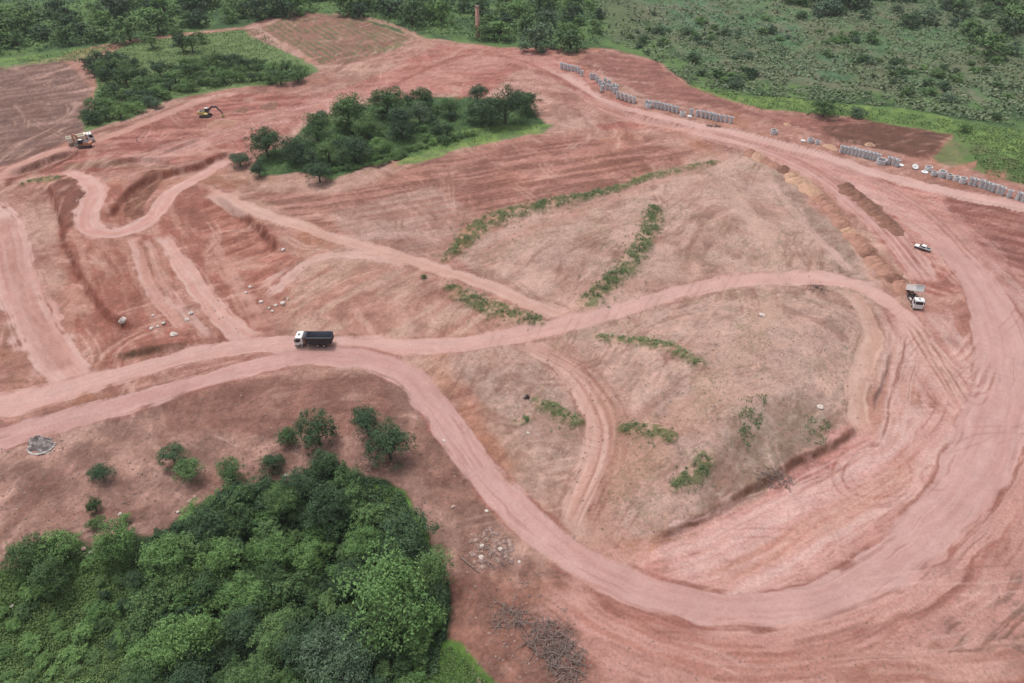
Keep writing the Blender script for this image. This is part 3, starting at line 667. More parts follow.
# ---------------------------------------------------------------- vehicles
def wheel(parent, x, y, rad=.52, wd=.32, side=1):
    bm = bmesh.new()
    lathe(bm, [(rad*.56, -wd/2), (rad*.93, -wd/2), (rad, -wd*.32), (rad, wd*.32), (rad*.93, wd/2), (rad*.56, wd/2)], 20)
    bmesh.ops.rotate(bm, verts=bm.verts, matrix=Matrix.Rotation(PI/2, 3, 'X'))
    o = obj('wheel', bm, M['tyre'], parent, smooth=True); o.location = (x, y, rad)
    bm = bmesh.new(); lathe(bm, [(.02, side*wd*.30), (rad*.2, side*wd*.42), (rad*.24, side*wd*.2), (rad*.5, side*wd*.22), (rad*.575, side*wd*.46), (rad*.575, -side*wd*.3), (.02, -side*wd*.3)], 16)
    bmesh.ops.rotate(bm, verts=bm.verts, matrix=Matrix.Rotation(-PI/2, 3, 'X'))
    obj('rim', bm, M['rim'], o)
def tipper(label, loc, rz, cabm, bedm, innerm, tilt=0.0, group=None, load=False):
    t = thing('dump_truck', label, 'dump truck', loc, rz, group)
    # cab
    bm = bmesh.new(); prism(bm, [(4.3, .75), (4.36, 1.55), (4.12, 2.75), (3.9, 2.98), (2.55, 3.02), (2.42, 2.9), (2.42, 1.0), (2.5, .8)], -1.22, 1.22)
    cab = obj('cab', bm, cabm, t, .09)
    bm = bmesh.new()
    vs = [bm.verts.new(v) for v in [(4.36, -1.02, 1.72), (4.36, 1.02, 1.72), (4.16, .98, 2.62), (4.16, -.98, 2.62), (4.30, -1.02, 1.72), (4.30, 1.02, 1.72), (4.10, .98, 2.62), (4.10, -.98, 2.62)]]
    for f in [(0, 1, 2, 3), (7, 6, 5, 4), (0, 4, 5, 1), (1, 5, 6, 2), (2, 6, 7, 3), (3, 7, 4, 0)]: bm.faces.new([vs[i] for i in f])
    obj('windshield', bm, M['glass'], cab)
    for s in (-1, 1):
        bm = bmesh.new(); prism(bm, [(4.12, 1.62), (3.96, 2.62), (2.85, 2.66), (2.85, 1.95), (3.3, 1.6)], s*1.2, s*1.235); obj('side_window', bm, M['glass'], cab)
        bm = bmesh.new(); box(bm, 4.15, 4.3, s*1.3-.1, s*1.3+.1, 1.9, 2.5); box(bm, 4.18, 4.24, min(s*1.1, s*1.3), max(s*1.1, s*1.3), 2.35, 2.41); obj('mirror', bm, M['dsteel'], cab, .03)
        bm = bmesh.new(); box(bm, 4.36, 4.42, s*.9-.2, s*.9+.2, .82, 1.02); obj('headlight', bm, M['lamp'], t, .02)
    bm = bmesh.new(); box(bm, 3.05, 3.5, -.28, .28, 3.02, 3.09); obj('roof_hatch', bm, M['glass'], cab, .02)
    bm = bmesh.new(); box(bm, 4.1, 4.4, -1.24, 1.24, .42, .74); obj('bumper', bm, M['dsteel'] if cabm is not M['white'] or bedm is M['black'] else M['white'], t, .04)
    # chassis
    bm = bmesh.new()
    for s in (-1, 1): box(bm, -3.9, 4.0, s*.43-.05, s*.43+.05, .8, 1.08)
    for x in (-3.6, -2.3, -.84, .6, 2.0, 2.87): box(bm, x-.07, x+.07, -.9, .9, .52, .78)
    obj('chassis', bm, M['chass'], t)
    bm = bmesh.new(); tube(bm, [(-.15, -1.0, .78), (1.1, -1.0, .78)], [.3, .3], 12); obj('fuel_tank', bm, M['rim'], t, smooth=False)
    bm = bmesh.new(); box(bm, .0, 1.0, .75, 1.2, .55, 1.05); obj('battery_box', bm, M['chass'], t, .03)
    bm = bmesh.new(); tube(bm, [(2.12, .7, 1.0), (2.12, .7, 2.7)], [.12, .12], 10); tube(bm, [(2.1, -.5, 1.05), (2.1, -.5, 2.2)], [.18, .18], 10); box(bm, 1.95, 2.25, -1.0, 1.0, 1.1, 1.5); obj('air_intake', bm, M['rocker'], t)
    for s in (-1, 1):
        wheel(t, 2.87, s*1.06, side=s)
        for x in (-.84, -2.3): wheel(t, x, s*.98, wd=.5, side=s)
        bm = bmesh.new()
        for k in range(8):
            a0 = PI*.1+PI*.8*k/8; a1 = PI*.1+PI*.8*(k+1)/8
            box(bm, -.03, .03, s*1.06-.2, s*1.06+.2, 0, .24, Matrix.Translation((2.87+.62*math.cos((a0+a1)/2), 0, .52+.62*math.sin((a0+a1)/2))) @ Matrix.Rotation(PI/2-(a0+a1)/2, 4, 'Y') @ Matrix.Rotation(PI/2, 4, 'Y') @ Matrix.Translation((0, 0, -.12)))
        obj('mudguard', bm, M['chass'], t)
    # dump bed, hinged at its rear end
    bed = bpy.data.objects.new('dump_bed', None)
    hinge = Vector((-3.7, 0, 1.12))
    bm = bmesh.new()
    L0, L1, W, z0, z1 = -.55, 5.4, 1.25, .12, 1.75
    box(bm, L0, L1, -W, W, z0, z0+.1)
    for s in (-1, 1):
        box(bm, L0, L1, s*W-.05, s*W+.05, z0+.002, z1)
        for x in np.linspace(L0+.2, L1-.2, 7): box(bm, x-.06, x+.06, min(s*(W+.05), s*(W+.13)), max(s*(W+.05), s*(W+.13)), z0+.05, z1-.05)
        box(bm, L0-.004, L1+.004, s*W-.1, s*W+.14, z1+.002, z1+.1)
    box(bm, L1-.06, L1+.02, -W+.05, W-.05, z0+.1, z1+.25); box(bm, L1-.05, L1+.55, -W+.1, W-.1, z1+.27, z1+.33)
    for s in (-.43, .43): box(bm, L0+.1, L1-.1, s-.06, s+.06, z0-.14, z0)
    bed = obj('dump_bed', bm, bedm, t, .012); bed.location = hinge
    bed.rotation_euler = (0, -tilt, 0)
    bm = bmesh.new(); box(bm, L0+.03, L1-.08, -W+.053, W-.053, z0+.103, z0+.125); obj('bed_floor', bm, innerm, bed)
    for s in (-1, 1):
        bm = bmesh.new(); box(bm, L0+.03, L1-.08, min(s*(W-.053), s*(W-.085)), max(s*(W-.053), s*(W-.085)), z0+.13, z1-.02); obj('side_lining', bm, innerm, bed)
    bm = bmesh.new(); box(bm, L1-.1, L1-.065, -W+.1, W-.1, z0+.13, z1+.2); obj('headboard_lining', bm, innerm, bed)
    bm = bmesh.new(); box(bm, L0-.07, L0-.01, -W, W, z0+.05, z1-.05)
    for yy in (-.8, 0, .8): box(bm, L0-.13, L0-.072, yy-.06, yy+.06, z0+.1, z1-.1)
    tg = obj('tailgate', bm, bedm, bed)
    if tilt: tg.rotation_euler = (0, 0, 0)
    for s in (-1, 1):
        bm = bmesh.new(); box(bm, -3.98, -3.9, s*.85-.18, s*.85+.18, .8, .98); obj('tail_lamp', bm, M['red'], t)
    if tilt:
        top = hinge+Matrix.Rotation(-tilt, 3, 'Y') @ Vector((4.2, 0, .05))
        bm = bmesh.new(); tube(bm, [(.9, 0, .95), (.9+(top.x-.9)*.5, 0, .95+(top.z-.95)*.5), tuple(top)], [.14, .1, .07], 10); obj('hoist_ram', bm, M['rim'], t)
    return t
p = at(315.5, 344.5)
tipper('black tipper with white cab driving along the pale earth road', (p.x, p.y, p.z+.02), PI, M['white'], M['black'], M['bedin'])
p = at(913, 301); hq = at(919, 310)-at(911.5, 293)
tipper('white tipper with its bed raised beside the row of earth heaps', (p.x, p.y, p.z+.02), math.atan2(hq.y, hq.x), M['white'], M['white'], M['cream'], math.radians(31)).scale = (.88, .88, .88)
p = at(82, 143)
tipper('cream-bodied tipper with white cab behind the orange excavator', (p.x, p.y, p.z+.02), math.radians(35), M['white'], M['cream'], M['cream'])

def excavator(label, loc, rz, slew, paint, armm, boom, bucketm):
    t = thing('excavator', label, 'excavator', loc, rz)
    for s in (-1, 1):
        bm = bmesh.new()
        prof = [(1.75+.42*math.cos(a), .44+.42*math.sin(a)) for a in np.linspace(-PI/2, PI/2, 7)]+[(-1.75+.42*math.cos(a), .44+.42*math.sin(a)) for a in np.linspace(PI/2, 3*PI/2, 7)]
        prism(bm, prof, s*1.2-.3, s*1.2+.3)
        n = 22
        for k in range(n):
            x = -1.75+3.5*k/(n-1)
            for z in (.0, .86): box(bm, x-.05, x+.05, s*1.2-.31, s*1.2+.31, z-.01, z+.05)
        tr = obj('crawler_track', bm, M['chass'], t)
        bm = bmesh.new()
        bm.free()
        for x in (-1.75, 1.75):
            bm = bmesh.new(); tube(bm, [(x, s*1.2-.33, .44), (x, s*1.2+.33, .44)], [.3, .3], 14); obj('sprocket', bm, M['dsteel'], tr)
        for x in (-.9, -.3, .3, .9):
            bm = bmesh.new(); tube(bm, [(x, s*1.2-.32, .2), (x, s*1.2+.32, .2)], [.14, .14], 10); obj('track_roller', bm, M['dsteel'], tr)
    bm = bmesh.new(); box(bm, -1.0, 1.0, -.9, .9, .5, .8); tube(bm, [(0, 0, .8), (0, 0, 1.02)], [.75, .75], 20); obj('undercarriage', bm, M['chass'], t)
    R = Matrix.Rotation(slew, 4, 'Z')
    def part(name, bm, m, bev=0.0, parent=t):
        if parent is t: bmesh.ops.transform(bm, matrix=R, verts=bm.verts)
        return obj(name, bm, m, parent, bev)
    bm = bmesh.new(); prism(bm, [(1.3, 1.02), (1.3, 1.45), (-.2, 1.5), (-.3, 2.15), (-2.2, 2.2), (-2.45, 1.9), (-2.45, 1.15), (-2.2, 1.02)], -1.3, 1.3); part('house', bm, paint, .08)
    bm = bmesh.new(); prism(bm, [(-2.2, 1.06), (-2.2, 2.1), (-2.72, 2.0), (-2.85, 1.6), (-2.75, 1.15)], -1.28, 1.28); part('counterweight', bm, paint, .08)
    bm = bmesh.new(); box(bm, -2.0, -.5, -1.1, 1.1, 2.2, 2.3); tube(bm, [(-1.2, -.7, 2.25), (-1.2, -.7, 2.75)], [.08, .08], 8); part('engine_hood', bm, M['dsteel'], .0)
    bm = bmesh.new(); prism(bm, [(1.4, 1.46), (1.45, 2.0), (1.15, 3.0), (-.15, 3.05), (-.18, 1.52)], .35, 1.3); cab = part('cab', bm, M['dsteel'], .06)
    bm = bmesh.new(); box(bm, -.16, 1.14, .38, 1.28, 3.05, 3.12); rf_ = part('cab_roof', bm, M['white'], .02)
    bm = bmesh.new(); prism(bm, [(1.3, 1.9), (1.1, 2.9), (.0, 2.92), (.0, 1.75), (1.1, 1.75)], 1.29, 1.315); part('cab_window', bm, M['glass'])
    (b0, b1, b2), (s0, s1), bk = boom
    def limb(bm, pts, hs, w):
        for (p_, h0), (q_, h1) in zip(zip(pts, hs), zip(pts[1:], hs[1:])):
            d = Vector((q_[0]-p_[0], 0, q_[1]-p_[1])); n_ = Vector((-d.z, 0, d.x)).normalized()
            prism(bm, [(p_[0]+n_.x*h0, p_[1]+n_.z*h0), (q_[0]+n_.x*h1, q_[1]+n_.z*h1), (q_[0]-n_.x*h1, q_[1]-n_.z*h1), (p_[0]-n_.x*h0, p_[1]-n_.z*h0)], -w, w)
    bm = bmesh.new(); limb(bm, [b0, b1, b2], [.25, .36, .2], .2); bmo = part('boom', bm, armm)
    for s in (-.32, .32):
        bm = bmesh.new(); tube(bm, [(b0[0]+.5, s, b0[1]-.35), ((b0[0]+b1[0])/2+.4, s, (b0[1]+b1[1])/2+.1)], [.1, .06], 8); part('hydraulic_ram', bm, M['rim'])
    bm = bmesh.new(); tube(bm, [((b1[0]+b2[0])/2-.3, 0, (b1[1]+b2[1])/2+.5), (s0[0]-.1, 0, s0[1]+.45)], [.1, .06], 8); part('hydraulic_ram', bm, M['rim'])
    bm = bmesh.new(); limb(bm, [s0, b2, s1], [.16, .27, .14], .16); part('stick', bm, armm)
    bx, bz = bk
    bm = bmesh.new()
    prof = [(bx+.35, bz+.75), (bx+.55, bz+.2), (bx+.3, bz-.25), (bx-.25, bz-.35), (bx-.65, bz-.05), (bx-.6, bz+.02), (bx-.25, bz-.24), (bx+.22, bz-.16), (bx+.44, bz+.2), (bx+.22, bz+.72)]
    prism(bm, prof, -.55, .55)
    for s in (-.55, .52): prism(bm, [(bx+.33, bz+.7), (bx+.5, bz+.2), (bx+.28, bz-.2), (bx-.24, bz-.29), (bx-.58, bz-.03), (bx-.1, bz+.5)], s, s+.03)
    for s in (-.45, -.15, .15, .45): box(bm, bx-.82, bx-.6, s-.05, s+.05, bz-.05, bz+.03)
    part('bucket', bm, bucketm)
    return t
p = at(206, 116.5)
excavator('yellow excavator with dark boom working alone on the red terrace', p, math.radians(4), math.radians(-8), M['yellow'], M['dsteel'],
          (((.9, 1.7), (3.3, 4.0), (5.3, 3.9)), ((4.7, 4.3), (7.2, 1.3)), (7.0, .55)), M['yellow'])
p = at(85.5, 147)
excavator('orange excavator with folded boom in front of a cream-bodied tipper', p, math.radians(30), math.radians(150), M['orange'], M['orange'],
          (((.9, 1.7), (1.9, 4.2), (3.2, 4.4)), ((2.8, 4.7), (3.3, 1.5)), (3.0, .75)), M['rim'])

def pickup(label, loc, rz):
    t = thing('pickup_truck', label, 'pickup', loc, rz)
    bm = bmesh.new(); prism(bm, [(2.6, .45), (2.65, .8), (2.5, 1.02), (1.15, 1.12), (-2.5, 1.1), (-2.62, .95), (-2.6, .5), (-2.3, .42)], -.9, .9)
    body = obj('body', bm, M['white'], t, .06)
    bm = bmesh.new(); prism(bm, [(1.2, 1.1), (.45, 1.72), (-.85, 1.76), (-1.05, 1.1)], -.78, .78); cab = obj('cabin', bm, M['white'], t, .05)
    bm = bmesh.new()
    vs = [bm.verts.new(v) for v in [(1.17, -.7, 1.17), (1.17, .7, 1.17), (.53, .64, 1.70), (.53, -.64, 1.70)]]; bm.faces.new(vs)
    r_ = bmesh.ops.extrude_face_region(bm, geom=bm.faces[:]); bmesh.ops.translate(bm, verts=[v for v in r_['geom'] if isinstance(v, bmesh.types.BMVert)], vec=(.03, 0, .03)); obj('windshield', bm, M['glass'], cab)
    for s in (-1, 1):
        bm = bmesh.new(); prism(bm, [(1.0, 1.14), (.42, 1.62), (-.78, 1.66), (-.92, 1.14)], min(s*.77, s*.80), max(s*.77, s*.80)); obj('side_window', bm, M['glass'], cab)
        for x in (1.65, -1.65): wheel(t, x, s*.8, .38, .26, s)
        bm = bmesh.new(); box(bm, 2.58, 2.66, s*.65-.16, s*.65+.16, .78, .95); obj('headlight', bm, M['lamp'], t)
        bm = bmesh.new(); box(bm, -2.64, -2.58, s*.8-.07, s*.8+.07, .7, 1.0); obj('tail_lamp', bm, M['red'], t)
        bm = bmesh.new(); box(bm, .95, 1.1, min(s*.88, s*1.05), max(s*.88, s*1.05), 1.1, 1.28); obj('mirror', bm, M['dsteel'], cab)
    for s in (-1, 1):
        bm = bmesh.new(); box(bm, -2.5, 2.5, min(s*.895, s*.915), max(s*.895, s*.915), .42, .86); obj('side_shade_panel', bm, M['dsteel'], t)  # added dark panels: shade on the lower body sides put into the colour
    bm = bmesh.new(); box(bm, -2.45, -1.12, -.76, .76, 1.085, 1.118); obj('load_bed', bm, M['black'], t)
    bm = bmesh.new(); box(bm, -2.75, -2.6, -.85, .85, .42, .6); obj('bumper', bm, M['dsteel'], t, .03)
    bm = bmesh.new(); box(bm, 2.58, 2.72, -.88, .88, .4, .62); obj('bumper', bm, M['dsteel'], t, .03)
    return t
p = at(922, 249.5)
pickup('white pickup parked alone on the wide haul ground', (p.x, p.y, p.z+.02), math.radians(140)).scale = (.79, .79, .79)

# person
def person(label, loc, rz):
    t = thing('person', label, 'person', loc, rz)
    J = [(0, 0, .93, .13), (0, 0, 1.12, .13), (0, 0, 1.34, .16), (0, 0, 1.47, .06), (0, .01, 1.53, .055), (0, .01, 1.62, .095), (0, .01, 1.71, .075),
         (-.09, 0, .88, .10), (-.11, .02, .48, .065), (-.12, -.02, .08, .045), (-.12, .12, .04, .035),
         (.09, 0, .88, .10), (.11, .03, .48, .065), (.13, 0, .08, .045), (.13, .14, .04, .035),
         (-.19, 0, 1.38, .06), (-.25, -.02, 1.12, .045), (-.24, .06, .88, .035), (-.23, .09, .79, .03),
         (.19, 0, 1.38, .06), (.26, -.03, 1.12, .045), (.24, .08, .90, .035), (.23, .11, .81, .03)]
    E = [(0, 1), (1, 2), (2, 3), (3, 4), (4, 5), (5, 6), (0, 7), (7, 8), (8, 9), (9, 10), (0, 11), (11, 12), (12, 13), (13, 14), (2, 15), (15, 16), (16, 17), (17, 18), (2, 19), (19, 20), (20, 21), (21, 22)]
    for base in (18, 22):
        b = J[base]
        for k in range(5):
            dx = (k-2)*.017; ln = (.05, .07, .075, .07, .055)[k]
            if k == 0: J.append((b[0]+dx*1.6, b[1]+.03, b[2]-.04, .010))
            else: J.append((b[0]+dx, b[1]+.015, b[2]-.03-ln, .009))
            E.append((base, len(J)-1))
    me = bpy.data.meshes.new('body'); me.from_pydata([j[:3] for j in J], E, [])
    o = bpy.data.objects.new('body', me); COL.objects.link(o)
    md = o.modifiers.new('skin', 'SKIN'); ly = me.skin_vertices[0] if me.skin_vertices else None
    if ly is None:
        bm = bmesh.new(); bm.from_mesh(me); bm.verts.layers.skin.verify(); bm.to_mesh(me); bm.free(); ly = me.skin_vertices[0]
    for i, j in enumerate(J): ly.data[i].radius = (j[3], j[3])
    ly.data[0].use_root = True
    ss = o.modifiers.new('sub', 'SUBSURF'); ss.levels = ss.render_levels = 1
    dg = bpy.context.evaluated_depsgraph_get(); m2 = bpy.data.meshes.new_from_object(o.evaluated_get(dg))
    bpy.data.objects.remove(o); m2.materials.clear()
    for k in ('skin', 'shirt', 'trouser'): m2.materials.append(M[k])
    for f in m2.polygons:
        c = f.center; z = c.z
        f.material_index = 0 if z > 1.47 or (abs(c.x) > .19 and z < 1.06) else (1 if z > .92 else 2)
        f.use_smooth = True
    b = bpy.data.objects.new('body', m2); COL.objects.link(b); b.parent = t
    bm = bmesh.new(); bmesh.ops.create_icosphere(bm, subdivisions=2, radius=.108, matrix=Matrix.Translation((0, -.015, 1.675)) @ Matrix.Scale(.85, 4, (0, 0, 1)))
    obj('hair', bm, M['hair'], t, smooth=True)
p = at(137.5, 142); person('person in blue-grey top and dark trousers standing on bare terrace', p, 2.6)

# ---------------------------------------------------------------- chimney
p = at(478, 37.5)
t = thing('brick_chimney', 'tall tapered brick chimney standing alone before the dark trees', 'chimney', p)
bm = bmesh.new(); lathe(bm, [(1.25, -.5), (1.2, 1.0), (.86, 14.6), (.6, 14.6), (.9, 1.0), (.9, -.5)], 24); sh = obj('shaft', bm, M['brick'], t, smooth=True)
bm = bmesh.new(); lathe(bm, [(.87, 14.3), (1.0, 14.5), (1.02, 15.1), (.9, 15.25), (.62, 15.25), (.62, 14.3)], 24); obj('cap', bm, M['rockb'], t)
bm = bmesh.new(); lathe(bm, [(1.22, -.5), (1.42, -.5), (1.42, .7), (1.22, .8)], 24); obj('plinth', bm, M['brick'], t)
bm = bmesh.new(); prism(bm, [(-.35, 3.4), (.35, 3.4), (.35, 4.7), (.2, 5.0), (-.2, 5.0), (-.35, 4.7)], -.4, .4)
bmesh.ops.transform(bm, matrix=Matrix.Translation((-.86, -.6, 0)) @ Matrix.Rotation(math.radians(-50), 4, 'Z'), verts=bm.verts)
obj('flue_opening', bm, M['charred'], t)

# ---------------------------------------------------------------- concrete pipes, rings and slabs
def pipe_mesh(h=2.45, ro=.70, seg=20):
    bm = bmesh.new()
    lathe(bm, [(ro-.1, 0), (ro, 0), (ro, h-.42), (ro+.13, h-.3), (ro+.13, h), (ro+.03, h), (ro+.0, h-.22), (ro-.1, h-.24)], seg)
    return bm
pipe0 = obj('concrete_pipe', pipe_mesh(), M['conc'], smooth=False)
tag(pipe0, 'grey concrete pipe standing on end', 'pipe', 'concrete pipes')
def pipe(px, py, label, group, s=1.0, first=[True]):
    v = at(px, py)
    o = pipe0 if first[0] else pipe0.copy()
    if not first[0]: COL.objects.link(o)
    first[0] = False
    o.location = (v.x, v.y, v.z-.03); o.scale = (s, s, s*random.uniform(.95, 1.05)); o.rotation_euler = (random.uniform(-.03, .03), random.uniform(-.03, .03), random.uniform(0, 6))
    o['label'] = label; o['group'] = group
def along(p, q, n): return [(p[0]+(q[0]-p[0])*k/(n-1), p[1]+(q[1]-p[1])*k/(n-1)) for k in range(n)]
L1 = 'grey concrete pipe on end in the short file farthest up the road'
for q in along((561.5, 68.5), (575.5, 71.5), 5)+along((578.5, 73), (581.5, 76), 2): pipe(*q, L1, 'pipes in the farthest short file')
L2 = 'grey concrete pipe on end in the crowded cluster at the bend'
for q in [(591, 79), (594.5, 79.5), (597, 82), (599.5, 85.5), (602.5, 88), (605, 84), (606.5, 89.5), (609, 86), (610.5, 90.5), (613.5, 89), (614, 93.5), (616.5, 91), (601.5, 91)]: pipe(*q, L2, 'pipes crowded at the bend')
L3 = 'grey concrete pipe on end in the long middle file beyond the road'
for q in along((617.5, 97.5), (633.5, 103), 5)+along((646, 106), (655, 107.5), 3)+along((657.5, 108), (676.5, 112.5), 6)+along((691, 115), (697, 116), 2)+along((701.5, 117), (710, 118.5), 3)+along((713.5, 119.5), (716.5, 120.5), 2)+along((721, 121), (730.5, 123), 3): pipe(*q, L3, 'pipes in the long middle file')
L4 = 'grey concrete pipe on end in the close-packed file left of the round ring'
for q in along((841, 152), (877, 160.5), 11): pipe(*q, L4, 'close-packed pipes')
L5 = 'grey concrete pipe on end just right of the round ring'
for q in [(888, 163.5), (893, 165), (896.5, 166)]: pipe(*q, L5, 'pipes right of the ring')
L6 = 'grey concrete pipe on end in the spaced-out file at the right edge'
for q in [(970, 184.5), (974, 185.5), (980, 187), (984.5, 188.5), (988.5, 190), (992, 191), (997.5, 193), (1001, 194), (1008, 197), (1017, 199.5), (1022, 201), (1027, 202.5), (1034, 205)]: pipe(*q, L6, 'pipes at the right edge')
def ringm(h, ro, wall): 
    bm = bmesh.new(); lathe(bm, [(ro-wall, 0), (ro, 0), (ro, h), (ro-wall, h)], 24); return bm
def ringobj(px, py, label, h=1.1, ro=1.25, wall=.16, z=0.0, m='conc'):
    v = at(px, py); o = tag(obj('concrete_ring', ringm(h, ro, wall), M[m]), label, 'concrete ring'); o.location = (v.x, v.y, v.z-.03+z); return o
ringobj(773.5, 133.5, 'lone squat concrete ring beyond the road between pipe files', 1.5, 1.2)
ringobj(810, 142, 'pale concrete ring beside a white slab, left of a smaller ring', 1.4, 1.1)
ringobj(817, 144, 'smaller concrete ring standing right of a paler ring', 1.3, .9)
ringobj(881, 163.5, 'wide low concrete ring in front of the close-packed pipes', 1.5, 1.6, .2)
ringobj(647.5, 106, 'pale squat concrete ring in the middle of the long pipe file', 1.7, 1.15, m='slab').location.y -= 2.0
ringobj(681.5, 114.5, 'pale concrete ring in the pipe file behind a white slab', 1.7, 1.1, m='slab').location.y -= 1.5
ringobj(930.5, 173, 'pale concrete ring at the back left of the ring stack', 1.4, 1.15, m='slab').location.y += 2
ringobj(933.5, 175, 'grey concrete ring in front of the pale ring stack', 1.2, .95)
ringobj(941, 176.5, 'concrete ring at the bottom of a two-ring stack', 1.1, 1.15)
ringobj(941, 176.5, 'pale concrete ring on top of another ring', .9, 1.2, z=1.13, m='slab')
ringobj(948.5, 178.5, 'concrete ring with dark hollow left of two pale rings', 1.5, .95)
ringobj(955.5, 180.5, 'pale concrete ring between two other rings near the spaced pipes', 1.5, .95, m='slab')
ringobj(962, 182.5, 'broad pale concrete ring next to the spaced-out pipes', 1.7, 1.15, m='slab')
def slab(px, py, label, ro=1.1, h=.22, rot=(0, 0, 0), hole=.25, m='slab'):
    ro *= .82; v = at(px, py); o = tag(obj('concrete_slab', ringm(h, ro, ro-hole), M[m]), label, 'slab'); o.location = (v.x, v.y, v.z+.06+ro*abs(math.sin(rot[0]))); o.rotation_euler = rot
    return o
slab(803, 141, 'white concrete cover slab on the ground left of two rings', 1.0)
slab(689.5, 116.5, 'white square-looking slab lying before the long pipe file', 1.1)
slab(900.5, 165.5, 'white flat slab lying right of the last close pipe', 1.2)
slab(914.5, 168.5, 'white round cover with centre hole tilted towards the road', 1.25, .2, (math.radians(35), 0, 0), .22)
slab(924.5, 172.5, 'white slab lying beside the ring stack', 1.3)

# ---------------------------------------------------------------- soil heaps
def heap_mesh(seed, sx, sy, h):
    bm = bmesh.new(); nr, ns = 9, 28; rngs = []
    for i in range(nr):
        f = i/(nr-1); ring_ = []
        for k in range(ns):
            a = 2*PI*k/ns
            lob = 1+.16*math.sin(2*a+seed)+.1*math.sin(3*a+seed*2.1)+.06*math.sin(7*a+seed*3)
            rr = f*lob; z = h*(.5+.5*math.cos(PI*f))**.85*(1+.12*math.sin(5*a+seed+f*6))*(1 if f > .05 else .97)
            z += h*.10*(float(vnoise(np.array([rr*math.cos(a)*4+seed*7]), np.array([rr*math.sin(a)*4+9]), 5)[0])-.5)*(1-f)
            ring_.append(bm.verts.new((sx*rr*math.cos(a), sy*rr*math.sin(a), z-.25*(f > .95))))
        rngs.append(ring_)
    for a, b in zip(rngs, rngs[1:]):
        for k in range(ns):
            try: bm.faces.new([a[k], b[k], b[(k+1) % ns], a[(k+1) % ns]])
            except ValueError: pass
    bmesh.ops.remove_doubles(bm, verts=bm.verts, dist=.001)
    return bm
HP = {}
for i in range(4):
    for mname in ('pileR', 'pileT', 'pileD'):
        me_o = obj('earth_heap', heap_mesh(i*1.7+.3, 1, 1, 1), M[mname], smooth=True)
        HP[(i, mname)] = me_o.data; bpy.data.objects.remove(me_o)
def heap(px, py, r_, h, mname, label, group):
    v = at(px, py); o = bpy.data.objects.new('earth_heap', HP[(random.randrange(4), mname)]); COL.objects.link(o)
    o.location = (v.x, v.y, v.z-.05); o.scale = (r_*random.uniform(.9, 1.15), r_*random.uniform(.9, 1.2), h*random.uniform(.85, 1.15)); o.rotation_euler = (0, 0, random.uniform(0, 6))
    tag(o, label, 'earth heap', group)
G1 = 'earth heaps in the row beside the grey slope'
LR = 'red-brown earth heap in the long row edging the grey slope'; LT = 'pale tan earth heap in the long row edging the grey slope'
row = [(750, 154, 'R'), (757, 157, 'T'), (765, 161, 'R'), (774, 166, 'R'), (783, 170, 'D'), (793, 177, 'T'), (800, 182, 'T'), (807, 187, 'T'), (814, 193, 'T'), (821, 199, 'R'), (827, 205, 'R'), (833, 211, 'R'), (839, 219, 'R'), (845, 226, 'R'), (850, 232, 'T'), (856, 239, 'R'), (861, 245, 'R'), (866, 250, 'R'), (871, 256, 'D'), (877, 262, 'R'), (883, 268, 'R'), (889, 274, 'R'), (895, 280, 'D'), (902, 287, 'R')]
for a, b, k in row: heap(a, b, random.uniform(3.1, 3.8), random.uniform(1.4, 1.8), 'pile'+k, LT if k == 'T' else LR, G1)
for a, b in [(846, 187), (852, 193), (859, 198), (866, 203), (872, 208), (878, 214), (884, 219), (889, 224), (895, 230)]:
    heap(a, b, random.uniform(2.9, 3.5), random.uniform(1.3, 1.7), 'pileD', 'dark damp earth heap in the shorter row amid the wheel tracks', 'dark earth heaps amid the tracks')
for a, b, r_, m_, l_ in [(242, 110, 3.0, 'pileD', 'dark red heap right of the yellow excavator'), (270, 106, 4.0, 'pileD', 'broad low dark red heap at the terrace edge below the bushes'), (222, 123, 5.0, 'pileR', 'long low red heap below the yellow excavator'), (869, 145, 2.0, 'pileT', 'small tan heap behind the close-packed pipes'), (787, 125, 1.8, 'pileT', 'small pinkish heap below the round bush'), (830, 147, 2.4, 'pileT', 'low pale heap left of the close-packed pipes')]:
    heap(a, b, r_, .9, m_, l_, None)

# ---------------------------------------------------------------- rocks
def rock_mesh(seed, sub=2):
    bm = bmesh.new(); bmesh.ops.create_icosphere(bm, subdivisions=sub, radius=1)
    rr = random.Random(seed); offs = [Vector((rr.uniform(-1, 1), rr.uniform(-1, 1), rr.uniform(-1, 1))).normalized() for _ in range(9)]
    for v in bm.verts:
        k = 1.0
        for o in offs:
            d = v.co.normalized().dot(o)
            if d > .62: k = min(k, .62/d+.08)
        v.co = v.co*k*rr.uniform(.95, 1.05)
    return bm
RK = {}
for i in range(5):
    for mname in ('rock', 'rockb', 'rockg'):
        o = obj('boulder', rock_mesh(i+3), M[mname]); RK[(i, mname)] = o.data; bpy.data.objects.remove(o)
def rock(px, py, rpx, mname, label, group=None, flat=.7):
    v = at(px, py); r_ = rpx/pxm(py)
    o = bpy.data.objects.new('boulder', RK[(random.randrange(5), mname)]); COL.objects.link(o)
    o.location = (v.x, v.y, v.z+r_*flat*.35); o.scale = (r_*1.1, r_*.95, r_*flat); o.rotation_euler = (0, 0, random.uniform(0, 6)); tag(o, label, 'boulder', group)
